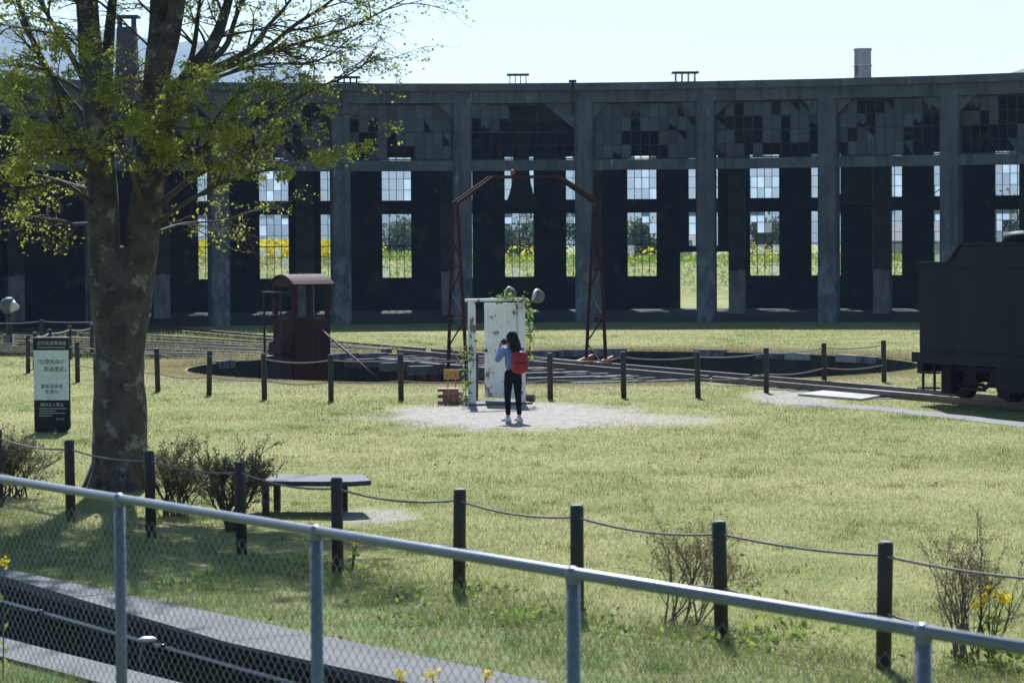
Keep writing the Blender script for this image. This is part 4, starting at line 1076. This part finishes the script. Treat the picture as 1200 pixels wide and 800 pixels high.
def rbox(x0, x1, y0, y1, z0, z1, k=5.0, n=28):
    rg = []
    for i in range(13):
        u = -1+2*i/12; sc = max((1-abs(u)**k)**(1/k), .25)
        rg.append([Vector(((x0+x1)/2+(x1-x0)/2*sc*math.copysign(abs(math.cos(q))**.45, math.cos(q)), (y0+y1)/2+(y1-y0)/2*sc*math.copysign(abs(math.sin(q))**.6, math.sin(q)), (z0+z1)/2+(z1-z0)/2*u)) for q in [2*math.pi*j/n for j in range(n)]])
    return MB().rings(rg)
rbox(-.15, .15, -.17, .0, 0, .41, 4).build('pack_body', M['red'], bk, local=True)
rbox(-.115, .115, -.215, -.14, .03, .2, 4).build('front_pocket', M['red'], bk, local=True)
MB().tube([(-.05, -.03, .40), (-.045, -.04, .44), (.045, -.04, .44), (.05, -.03, .40)], .008, 6).build('grab_handle', M['blackplastic'], bk, local=True)
for z, y in ((.205, -.2), (.33, -.178)): MB().tube([(-.1, y+.02, z-.01), (-.05, y, z), (.05, y, z), (.1, y+.02, z-.01)], .005, 5).build('zip', M['blackplastic'], bk, local=True)
for s in (-1, 1): MB().tube([(s*.09, 0, .38), (s*.11, .09, .49), (s*.115, .17, .47), (s*.12, .24, .34), (s*.14, .18, .12), (s*.12, .02, .06)], .014, 6).build('shoulder_strap', M['blackplastic'], bk, local=True)

# ================================================================== TREE
TB = G(140, 573); TD = TB.y; PXM = F/TD
def T(px, py, d=0.0): return AT(px, py, TD+d)
tree = thing('zelkova_tree', 'big zelkova tree with thick forked trunk and fresh yellow-green leaves', 'tree', TB)
tk = MB(); tw = MB(); lv = []
tr_ = random.Random(11)
def smooth_path(pts, rad, k=4):
    P, Rr = [], []
    n = len(pts)
    for i in range(n-1):
        p0, p1, p2, p3 = pts[max(i-1, 0)], pts[i], pts[i+1], pts[min(i+2, n-1)]
        for j in range(k):
            u = j/k
            P.append(.5*((2*p1)+(p2-p0)*u+(2*p0-5*p1+4*p2-p3)*u*u+(3*p1-p0-3*p2+p3)*u**3)); Rr.append(rad[i]+(rad[i+1]-rad[i])*u)
    P.append(pts[-1]); Rr.append(rad[-1]); return P, Rr
def rough_tube(mb, P, Rr, n, amp=.07):
    o = len(mb.v); mb.tube(P, Rr, n)
    ph = [tr_.uniform(0, 6.28) for _ in range(4)]
    for i, p in enumerate(P):
        for j in range(n):
            q = 2*math.pi*j/n; f = 1+amp*(math.sin(3*q+ph[0]+i*.35)+.7*math.sin(5*q+ph[1]-i*.5)+.5*math.sin(7*q+ph[2]+i*.9))
            v_ = Vector(mb.v[o+i*n+j]); mb.v[o+i*n+j] = tuple(p+(v_-p)*f)
base = [(139, 580, .42), (139.5, 566, .385), (140, 545, .362), (140, 500, .35), (140.5, 450, .33), (141, 415, .32), (142, 390, .325), (142.5, 365, .335), (143, 345, .335), (144, 322, .30), (145, 305, .22), (146, 288, .08)]
P, Rr = smooth_path([T(a, b) for a, b, c in base], [c for a, b, c in base], 4); rough_tube(tk, P, Rr, 28, .05)
for i in range(6):                                                # root flare
    a = i*.9+.3; d = Vector((math.cos(a), math.sin(a), 0))
    tk.tube([TB+Vector((0, 0, .45))+d*.22, TB+Vector((0, 0, .16))+d*.32, TB+Vector((0, 0, .0))+d*.42, TB+d*.52-Vector((0, 0, .08))], [.12, .12, .1, .06], 8)
def rv(): return Vector((tr_.gauss(0, 1), tr_.gauss(0, 1), tr_.gauss(0, 1)))
def twig(p, d, ln, r, lvl, leafy, big=1.0):
    n = 4; pts = [p]; q = p
    for i in range(n):
        d = (d+rv()*.16+Vector((0, 0, -.03 if lvl else .02))).normalized(); q = q+d*ln/n; pts.append(q)
    tw.tube(pts, [r*(1-.75*i/n) for i in range(n+1)], 4 if r > .008 else 3, cap=False)
    if lvl < 2:
        for i in range(tr_.randint(4, 6) if lvl == 0 else tr_.randint(2, 4)):
            u = tr_.uniform(.25, 1); k = min(int(u*n), n-1); b = pts[k].lerp(pts[k+1], u*n-k)
            dd = (d+rv()*.62); dd.z = dd.z*.45-.05; twig(b, dd.normalized(), ln*tr_.uniform(.4, .62), r*.5, lvl+1, leafy, big)
    if lvl >= 1:
        m_ = int(leafy*tr_.uniform(2, 6)*(7.0 if tr_.random() < .42 else .4)*(1.0 if lvl == 2 else 1.4))
        for i in range(m_):
            u = tr_.uniform(.15, 1); k = min(int(u*n), n-1); b = pts[k].lerp(pts[k+1], u*n-k)+rv()*.035; lv.append((b, big))
def limb(pts, r0, r1, n=10, leafy=1.0, dens=1.0, tl_=1.0, start=.25, big=1.0):
    q = [T(*p) for p in pts]; k = len(q); rad = r0 if isinstance(r0, list) else [r0+(r1-r0)*(i/(k-1))**.8 for i in range(k)]; r0 = rad[0]
    P, Rr = smooth_path(q, rad, 5)
    rough_tube(tk if r0 > .05 else tw, P, Rr, n, .05 if r0 > .05 else .0)
    tot = sum((b-a).length for a, b in zip(P[:-1], P[1:]))
    m_ = int(tot*3.2*dens)
    for i in range(m_):
        u = start+(1-start)*(i+tr_.random())/max(m_, 1); kk = min(int(u*(len(P)-1)), len(P)-2)
        d = (P[kk+1]-P[kk]).normalized(); side = rv(); side = (side-d*side.dot(d)).normalized()
        dd = (d*.75+side*tr_.uniform(.5, 1.0)); dd.z = dd.z*.7+.05
        twig(P[kk], dd.normalized(), tl_*tr_.uniform(.5, 1.15), min(Rr[kk]*.45, .016)+.004, 0, leafy, big)
# main forks
limb([(137, 455, 0), (132, 395, 0), (127, 345, -.05), (123, 300, -.05), (121, 240, -.05), (117, 180, 0), (112, 120, 0), (107, 60, .1), (101, 0, .1), (94, -90, .1), (86, -210, .3), (76, -330, .4)], [.24, .24, .235, .215, .205, .19, .17, .155, .14, .11, .08, .04], .04, 18, .35, .45, 1.1, .45, 1.5)
limb([(119, 190, .1), (122, 130, .15), (127, 60, .3), (132, 0, .4), (142, -100, .7), (152, -250, 1.2)], .12, .03, 12, .35, .5, 1.1, .4, 1.5)
limb([(143, 455, 0), (149, 395, 0), (156, 345, .05), (163, 300, .05), (171, 245, .05), (177, 185, 0), (181, 120, 0), (185, 65, 0), (189, 15, .1), (186, -50, .1), (180, -160, .2), (176, -310, .3)], [.24, .25, .25, .235, .21, .19, .18, .17, .14, .11, .08, .04], .04, 18, .35, .45, 1.1, .45, 1.5)
limb([(184, 90, 0), (199, 45, -.1), (208, 0, -.2), (217, -80, -.4), (228, -200, -.8), (242, -330, -1.0)], .165, .035, 14, .35, .5, 1.1, .4, 1.5)
limb([(178, 195, 0), (197, 140, .1), (214, 102, .2), (233, 74, .3), (250, 50, .4), (262, 20, .5), (272, -20, .6), (292, -150, .9), (312, -260, 1.1)], .165, .025, 12, .35, .6, 1.0, .35, 1.3)
R_SET = [([(212, 105, .2), (226, 62, .3), (232, 20, .4), (236, -20, .5), (246, -130, .8)], .05, .012),
 ([(222, 90, .2), (262, 58, .4), (275, 25, .6), (286, -8, .7), (312, -100, 1.1)], .06, .012),
 ([(228, 90, .3), (290, 60, .6), (315, 30, .8), (342, -2, 1.0), (385, -70, 1.4)], .055, .01),
 ([(232, 90, .3), (300, 65, .2), (345, 30, .0), (392, -2, -.2), (452, -60, -.4)], .05, .01),
 ([(236, 88, .2), (310, 62, -.2), (400, 36, -.6), (474, 0, -.9)], .04, .008),
 ([(222, 102, .1), (300, 77, -.4), (370, 72, -.9), (412, 44, -1.2)], .03, .006),
 ([(178, 222, -.2), (206, 190, -.5), (260, 165, -.9), (312, 139, -1.2), (365, 106, -1.5), (405, 90, -1.7), (446, 62, -2.0)], .05, .006),
 ([(181, 245, -.2), (230, 206, -.6), (290, 180, -1.1), (350, 150, -1.5), (402, 124, -1.9)], .045, .006),
 ([(183, 262, -.2), (220, 236, -.8), (262, 214, -1.4), (312, 200, -2.0), (352, 192, -2.3)], .035, .006),
 ([(184, 272, 0), (215, 262, .8), (262, 258, 1.6), (300, 246, 2.2)], .025, .005),
 ([(113, 215, -.1), (85, 195, -.6), (50, 180, -1.1), (0, 184, -1.5)], .045, .008),
 ([(110, 240, -.1), (70, 214, -.8), (20, 222, -1.4), (-40, 215, -1.8)], .04, .008),
 ([(109, 152, .1), (62, 92, .4), (32, 32, .7), (8, -40, 1.0), (-20, -140, 1.3)], .07, .012),
 ([(108, 112, 0), (76, 52, -.2), (46, 0, -.4), (20, -60, -.6)], .055, .012),
 ([(106, 115, 0), (52, 82, .5), (0, 70, .9), (-60, 50, 1.3)], .04, .008),
 ([(108, 262, 0), (80, 262, .6), (40, 254, 1.2), (-30, 262, 1.8)], .03, .006),
 ([(165, 235, -.3), (150, 192, -1.4), (128, 152, -2.4), (108, 124, -3.2)], .04, .007),
 ([(175, 205, -.3), (190, 165, -1.4), (208, 138, -2.4), (238, 118, -3.3)], .04, .007),
 ([(120, 205, -.3), (86, 170, -1.4), (58, 132, -2.4), (26, 110, -3.2)], .04, .007),
 ([(110, 190, -.2), (80, 150, -1.0), (60, 90, -1.8), (40, 60, -2.4)], .035, .006),
 ([(185, 180, -.2), (230, 165, -1.2), (260, 130, -2.2), (285, 100, -3.0)], .035, .006),
 ([(112, 225, .2), (80, 215, 1.2), (45, 205, 2.4), (10, 200, 3.2)], .04, .006)]
for i, (pts, r0, r1) in enumerate(R_SET):
    low = i in (8, 10, 11, 16, 17, 18, 19, 20); bare = i in (4, 5, 6, 9, 15)
    limb(pts, r0, r1, 7, 1.0 if low else (.14 if bare else .3), 1.7 if bare else 1.0, .8, .22)
# crown above the frame
for i in range(30):
    a = i*2.399; rad_ = 1.2+3.3*math.sqrt(tr_.random()); x0 = tr_.choice([100, 132, 190, 215, 260]); z_ = tr_.uniform(7.5, 10.6)-.1*rad_
    b = T(x0, -60 if x0 < 240 else -40, .2); e_ = TB+Vector((.1+rad_*math.cos(a), rad_*math.sin(a), z_))
    mid_ = b.lerp(e_, .5)+Vector((0, 0, .35))
    P, Rr = smooth_path([b, mid_, e_], [.05, .03, .01], 5); tw.tube(P, Rr, 5, cap=False)
    for j in range(9):
        u = .3+.7*(j+tr_.random())/9; kk = min(int(u*(len(P)-1)), len(P)-2); d = (P[kk+1]-P[kk]).normalized()
        d = d*.6+rv()*.6; d.z = abs(d.z)+.2; twig(P[kk], d.normalized(), tr_.uniform(.6, 1.3), .012, 0, 1.5, 1.7)
trunk = tk.build('trunk', M['bark'], tree)
crown = leafcloud('crown', [p for p, b in lv], M['leaf'], .052, tree, .35, 9, .55)
tw.build('branch', M['twig'], tree)
print('tree leaves', len(lv), 'twig verts', len(tw.v))

# ================================================================== SHRUBS
def shrub(label, base, hgt, wid, nst, leafm, nleaf, seed, lean=0.0, lsize=.03, spread0=.12, r0=.012, lvls=3, twm='twig'):
    rs = random.Random(seed); o = thing('shrub', label, 'shrub', base, 0, 'shrubs along the rope fence'); st = MB(); lf = []
    def g(p, d, ln, r, lvl):
        n = 3; pts = [p]; q = p
        for i in range(n):
            d = (d+Vector((rs.gauss(0, .15), rs.gauss(0, .15), rs.gauss(0, .08)))).normalized(); q = q+d*ln/n; pts.append(q)
        st.tube(pts, [r*(1-.55*i/n) for i in range(n+1)], 4 if lvl == 0 else 3, cap=False)
        if lvl < lvls:
            for i in range(rs.randint(2, 4)):
                u = rs.uniform(.35, 1); k = min(int(u*n), n-1); b = pts[k].lerp(pts[k+1], u*n-k)
                g(b, (d+Vector((rs.gauss(0, .42), rs.gauss(0, .42), rs.gauss(.12, .25)))).normalized(), ln*rs.uniform(.5, .75), r*.55, lvl+1)
        if lvl >= 1:
            for i in range(int(nleaf*rs.uniform(.4, 1.6))):
                u = rs.uniform(.3, 1); k = min(int(u*n), n-1); lf.append(pts[k].lerp(pts[k+1], u*n-k)+Vector((rs.gauss(0, .012), rs.gauss(0, .012), rs.gauss(0, .012))))
    for i in range(nst):
        a = rs.uniform(0, 6.28); rr = spread0*math.sqrt(rs.random()); tx = (wid/2)*(rs.uniform(-1, 1))+lean
        d = Vector((tx*.9, rs.uniform(-.5, .5)*wid*.6, hgt*.9)).normalized()
        g(base+Vector((rr*math.cos(a), rr*math.sin(a), -.02)), d, hgt*rs.uniform(.42, .6), r0*rs.uniform(.6, 1.2), 0)
    st.build('stem', M[twm], o)
    if lf: leafcloud('foliage', lf, leafm, lsize, o, -.2, seed, .5)
    return o
shrub('brownish twiggy shrub below the information sign at the frame edge', G(6, 583), .95, 1.5, 30, M['shrubleaf'], 6, 31, spread0=.3)
shrub('dense dull green shrub hugging the foot of the tree trunk', G(203, 604), .9, .95, 26, M['shrubleaf'], 7, 32, spread0=.22)
shrub('rounded dull green shrub on a short stem before the bench table', G(272, 622), 1.05, 1.0, 20, M['shrubleaf'], 7, 33, .05, spread0=.08, r0=.016)
shrub('bare purplish shrub with budding tips behind the rope fence, middle of the lawn', G(802, 731), .98, 1.1, 16, M['budleaf'], 5, 34, .45, .026, spread0=.2, r0=.009, twm='paletwig')
shrub('bare upright shrub with brown buds among yellow flowers at the frame edge', G(1140, 772), 1.0, .6, 14, M['brownleaf'], 4, 35, .03, .022, spread0=.14, r0=.009, twm='paletwig')

# yellow rape flowers
def rape(label, p, hgt, nhead, seed, group=None):
    rs = random.Random(seed); o = thing('rape_flower', label, 'flower', p, 0, group); st = MB(); pt = []; lf = []
    for i in range(nhead):
        top = p+Vector((rs.gauss(0, .09 if nhead > 1 else .01), rs.gauss(0, .09 if nhead > 1 else .01), hgt*(1-.35*rs.random()*(nhead > 1))))
        st.tube([p, p.lerp(top, .6)+Vector((rs.gauss(0, .02), 0, 0)), top], [.006, .005, .003], 4)
        for j in range(46): pt.append(top+Vector((rs.gauss(0, .021), rs.gauss(0, .021), rs.gauss(0, .018))))
        for j in range(8): lf.append(p.lerp(top, rs.uniform(.1, .7)))
    st.build('stem', M['shrubleaf'], o); leafcloud('blossom', pt, M['yellow'], .022, o, 0, seed, .9); leafcloud('leaf', lf, M['vine'], .09, o, .2, seed+1, .35)
for i, (px, wh) in enumerate(((470, 'leftmost'), (507, 'middle'), (570, 'rightmost'))):
    p = G(px, 789, .55); p.z = 0; rape(wh+' of three yellow rape flowers poking up at the bottom edge', p, .55, 1, 50+i, 'rape flowers along the bottom edge')
p = G(2, 660, .85); p.z = 0; rape('single yellow rape flower seen through the mesh at the frame edge', p, .86, 1, 55)
rape('clump of yellow rape flowers around the upright brown-budded shrub', G(1160, 773), .55, 6, 56)
rape('small yellow rape plant at the foot of a rope fence post near the bench table', G(412, 672), .35, 3, 57)

# ================================================================== BEYOND THE ROUNDHOUSE
def far_field():
    n1, n2 = 30000, 2200
    x = np.concatenate([rng.uniform(-36, -9, n1), rng.uniform(-10, 34, n2)]); y = np.concatenate([rng.uniform(168, 196, n1), rng.uniform(168, 190, n2)])
    ok = (np.sin(x*.9)+np.sin(x*.37+1)+np.sin(y*.4+x*.2)+rng.normal(0, .6, len(x))) > np.where(x < -9, -2.2, .6)
    x, y = x[ok], y[ok]
    z = bank_z(x, y)+rng.uniform(.35, 1.25, len(x))
    stuff(leafcloud('rape_blossom_field', np.stack([x, y, z], 1), M['fieldyellow'], .22, None, 0, 70, .9))
    n = 26000; x = rng.uniform(-38, 36, n); y = rng.uniform(156, 196, n); z = bank_z(x, y)+rng.uniform(0, .75, n)*np.where(x < -9, 1, .7)
    stuff(leafcloud('tall_weeds', np.stack([x, y, z], 1), M['vine'], .3, None, -.8, 71, .25))
far_field()
def far_tree(label, px, D, hgt, wid, seed):
    b = Vector(((px-600)/F*D, D, 0)); o = thing('far_tree', label, 'tree', b, 0, 'trees beyond the roundhouse'); rs = np.random.default_rng(seed)
    MB().tube([b, b+Vector((0, 0, hgt*.35)), b+Vector((.1, 0, hgt*.75))], [.22, .16, .06], 8).build('trunk', M['bark'], o)
    cs = []
    for i in range(16):
        c = np.array([rs.normal(0, wid*.24), rs.normal(0, wid*.24), hgt*rs.uniform(.35, .88)]); cs.append(c+rs.normal(size=(170, 3))*wid*.11)
    leafcloud('crown', np.concatenate(cs)+np.array(b), M['farleaf'], .36, o, 0, seed, .7)
for i, (px, D, h_, wd, lb) in enumerate(((596, 262, 6.2, 5, 'round far tree seen through the middle rear window'), (640, 274, 7, 6, 'broad far tree just beyond the middle rear window'), (470, 290, 5.4, 6, 'low far tree behind the roundhouse window near the cab'), (745, 282, 5.4, 5, 'small far tree by the dark-roofed house'), (905, 286, 6.0, 6, 'far tree behind the roundhouse right of the open doorway'), (1170, 270, 7.4, 6, 'tall far tree seen through the rear window above the tender'))):
    far_tree(lb, px, D, h_, wd, 80+i)
def house(label, px, D, w_, d_, hw_, hr):
    b = Vector(((px-600)/F*D, D, 0)); o = thing('house', label, 'house', b, R_(8), 'houses beyond the roundhouse')
    MB().box((0, 0, hw_/2), (w_, d_, hw_)).build('wall', M['housewall'], o, local=True)
    MB().prism([(-d_/2-.5, hw_), (d_/2+.5, hw_), (0, hw_+hr)], (1, 0, 0), w_+.8, (-w_/2-.4, 0, 0), (0, 1, 0), (0, 0, 1)).build('roof', M['roof'], o, local=True)
    for x in (-.28, .05, .3): MB().box((x*w_, -d_/2-.02, hw_*.52), (1.5, .1, 1.3)).build('window', M['glassdark'], o, local=True)
    MB().box((-.1*w_, -d_/2-.02, 1.0), (.9, .1, 2.0)).build('door', M['roof'], o, local=True)
house('pale house with dark gabled roof beyond the rear window right of the portal frame', 757, 300, 9, 7, 3.4, 2.2)
house('long low house with dark roof far behind the tender', 1062, 310, 12, 7, 3.2, 2.0)

# ================================================================== GRASS
def blades(name, x, y, hgt, wid, mat, lean=.5):
    n = len(x); a = rng.uniform(0, 2*np.pi, n); la = rng.uniform(0, 2*np.pi, n); ln = hgt*lean*rng.uniform(.2, 1.3, n)
    wx, wy = np.cos(a)*wid/2, np.sin(a)*wid/2; z0 = np.full(n, -.004)
    V = np.stack([np.stack([x-wx, y-wy, z0], 1), np.stack([x+wx, y+wy, z0], 1), np.stack([x+np.cos(la)*ln, y+np.sin(la)*ln, hgt], 1)], 1).reshape(-1, 3)
    return stuff(npmesh(name, V, np.arange(3*n).reshape(-1, 3), mat, None, np.repeat(rng.random(n), 3)))
def allowed(x, y):
    r = np.hypot(x-TC.x, y-TC.y); ok = r > PIT_R+.06
    tt_ = x*ditch_dir.x+y*ditch_dir.y; oo = x*ditch_n.x+y*ditch_n.y
    edge = 11.8+.05*np.sin(tt_*3.1)+.04*np.sin(tt_*7.7)
    ok &= (oo > edge-rng.random(len(x))*.06) | (oo < 9.24)
    for (px, py, ax, ay, s) in ((598, 486, 2.45, 4.0, .97), (725, 492, 1.9, 2.0, .6), (437, 604, .55, 1.0, .8), (925, 466, .9, 3.2, .85)):
        c = G(px, py); e_ = np.hypot((x-c.x)/ax, (y-c.y)/ay)+.18*np.sin(x*2.1+y)+.12*np.sin(x*5.3-y*1.7)
        ok &= rng.random(len(x)) > s*np.clip((1.12-e_)/.3, 0, 1)
    for (p0, p1, q0, q1) in zip(P_[:-1], P_[1:], Q_[:-1], Q_[1:]):
        inx = (x >= min(p0.x, q0.x)) & (x <= max(p1.x, q1.x))
        tx = np.clip((x-p0.x)/(p1.x-p0.x), 0, 1); yu = p0.y+(p1.y-p0.y)*tx; yl = q0.y+(q1.y-q0.y)*np.clip((x-q0.x)/(q1.x-q0.x), 0, 1)
        ok &= ~(inx & (y < yu) & (y > yl))
    return ok, oo, r
n = 560000
D = np.exp(rng.uniform(math.log(18.3), math.log(112), n)); x = rng.uniform(-1, 1, n)*(.198*D+.6); y = D
ok, oo, r = allowed(x, y); ok &= (np.hypot(x-RC.x, y-RC.y) < 38.6) | (y < RC.y)
x, y, oo, r = x[ok], y[ok], oo[ok], r[ok]
near = oo < 13.6+.5*np.sin(x*1.3)
patch = .5+.5*np.sin(x*1.1+np.sin(y*.7)*2)*np.sin(y*.9+x*.4)
hg = (.022+.022*patch)*rng.uniform(.5, 1.5, len(x)); wd = .006*np.clip(y/26, 1, 3.0)
blades('lawn_grass', x[~near], y[~near], hg[~near], wd[~near], M['blade'], .9)
# coarser tufts dotted over the mown lawn
nc = 420; D = np.exp(rng.uniform(math.log(19), math.log(95), nc)); cxs = rng.uniform(-1, 1, nc)*(.19*D+.3); per = 46
x = np.repeat(cxs, per)+rng.normal(0, 1, nc*per)*np.repeat(rng.uniform(.05, .16, nc)*np.clip(D/30, 1, 2), per); y = np.repeat(D, per)+rng.normal(0, 1, nc*per)*np.repeat(rng.uniform(.06, .2, nc)*np.clip(D/30, 1, 2), per)
ok, oo, r = allowed(x, y); ok &= np.hypot(x-RC.x, y-RC.y) < 38.6+100*(y < RC.y); x, y = x[ok], y[ok]
blades('grass_tufts', x, y, rng.uniform(.035, .085, len(x)), .008*np.clip(y/30, 1, 2.5), M['tuft'], .7)
n = 150000
D = rng.uniform(17.5, 34, n); x = rng.uniform(-1, 1, n)*(.198*D+.8); y = D
ok, oo, r = allowed(x, y); ok &= oo < 14.2+.6*rng.random(n); x, y = x[ok], y[ok]; oo = oo[ok]
tuft = np.clip(.5+.7*np.sin(x*2.3+1.7*np.sin(y*1.9))*np.sin(y*2.7+1.3*np.sin(x*3.1)), 0, 1)
hg = (.035+.085*tuft**2)*rng.uniform(.4, 1.5, len(x))
blades('verge_grass', x, y, hg, .006*np.ones(len(x)), M['verge'], .6)
# dry grass standing along the pit rim
n = 60000
a = rng.uniform(0, 2*np.pi, n); rr2 = PIT_R+.08+rng.exponential(.55, n); x = TC.x+rr2*np.cos(a); y = TC.y+rr2*np.sin(a)
ok, oo, r = allowed(x, y)
al = (x-TC.x)*bdir.x+(y-TC.y)*bdir.y; pp = (x-TC.x)*bn.x+(y-TC.y)*bn.y
ok &= ~((np.abs(pp) < 1.0) & (np.abs(al) > 4)); x, y = x[ok], y[ok]
far_side = (y > TC.y)
blades('dry_rim_grass', x, y, np.where(far_side, .16, .045)*rng.uniform(.4, 1.3, len(x)), .014*np.ones(len(x)), M['dryblade'], .5)
# grass and weeds standing between the rails of the fan
n = 22000; k = rng.integers(0, 6, n); a = BR+math.pi+k*R_(7.14)+rng.normal(0, .05, n); rr2 = rng.uniform(PIT_R+.4, 33, n)
x = TC.x+rr2*np.cos(a); y = TC.y+rr2*np.sin(a); hi = (np.sin(x*1.7+y)+np.sin(y*2.3)) > .5
blades('track_weeds', x, y, np.where(hi, .22, .09)*rng.uniform(.3, 1.3, n), .02*np.ones(n), M['verge'], .5)
# broad-leaved weeds on the verge
cs = []
for (px, py, nn, sp) in ((232, 688, 60, .22), (420, 676, 40, .2), (458, 703, 60, .2), (557, 700, 50, .18), (598, 732, 70, .14), (640, 726, 40, .15), (890, 757, 60, .2), (915, 742, 45, .22), (770, 748, 40, .3), (1165, 780, 60, .25), (350, 665, 50, .2), (850, 700, 25, .3), (700, 742, 30, .3), (480, 735, 30, .2)):
    c = G(px, py); cs.append(np.stack([rng.normal(c.x, sp, nn*2), rng.normal(c.y, sp*1.3, nn*2), rng.uniform(.0, .10, nn*2)], 1))
stuff(leafcloud('broadleaf_weeds', np.concatenate(cs), M['vine'], .07, None, -.5, 90, .45))
# dry leaves and grit scattered on the lawn
n = 260; D = np.exp(rng.uniform(math.log(18.3), math.log(60), n)); x = rng.uniform(-1, 1, n)*(.19*D); ok, _, _ = allowed(x, D)
stuff(leafcloud('fallen_leaves', np.stack([x[ok], D[ok], np.full(ok.sum(), .035)], 1), M['brownleaf'], .05, None, 0, 91, .6))

# ================================================================== HAZE
hz = MB().box((0, 2170, 170), (8800, 4860, 346))
hm_ = bpy.data.materials.new('haze'); hm_.use_nodes = True; hn = hm_.node_tree; hn.nodes.remove(hn.nodes['Principled BSDF'])
pv = hn.nodes.new('ShaderNodeVolumePrincipled'); pv.inputs['Color'].default_value = (.45, .68, 1, 1); pv.inputs['Density'].default_value = 1.2e-4; pv.inputs['Anisotropy'].default_value = .25
hn.links.new(pv.outputs[0], hn.nodes['Material Output'].inputs['Volume'])
ho = hz.build('haze', hm_); stuff(ho)
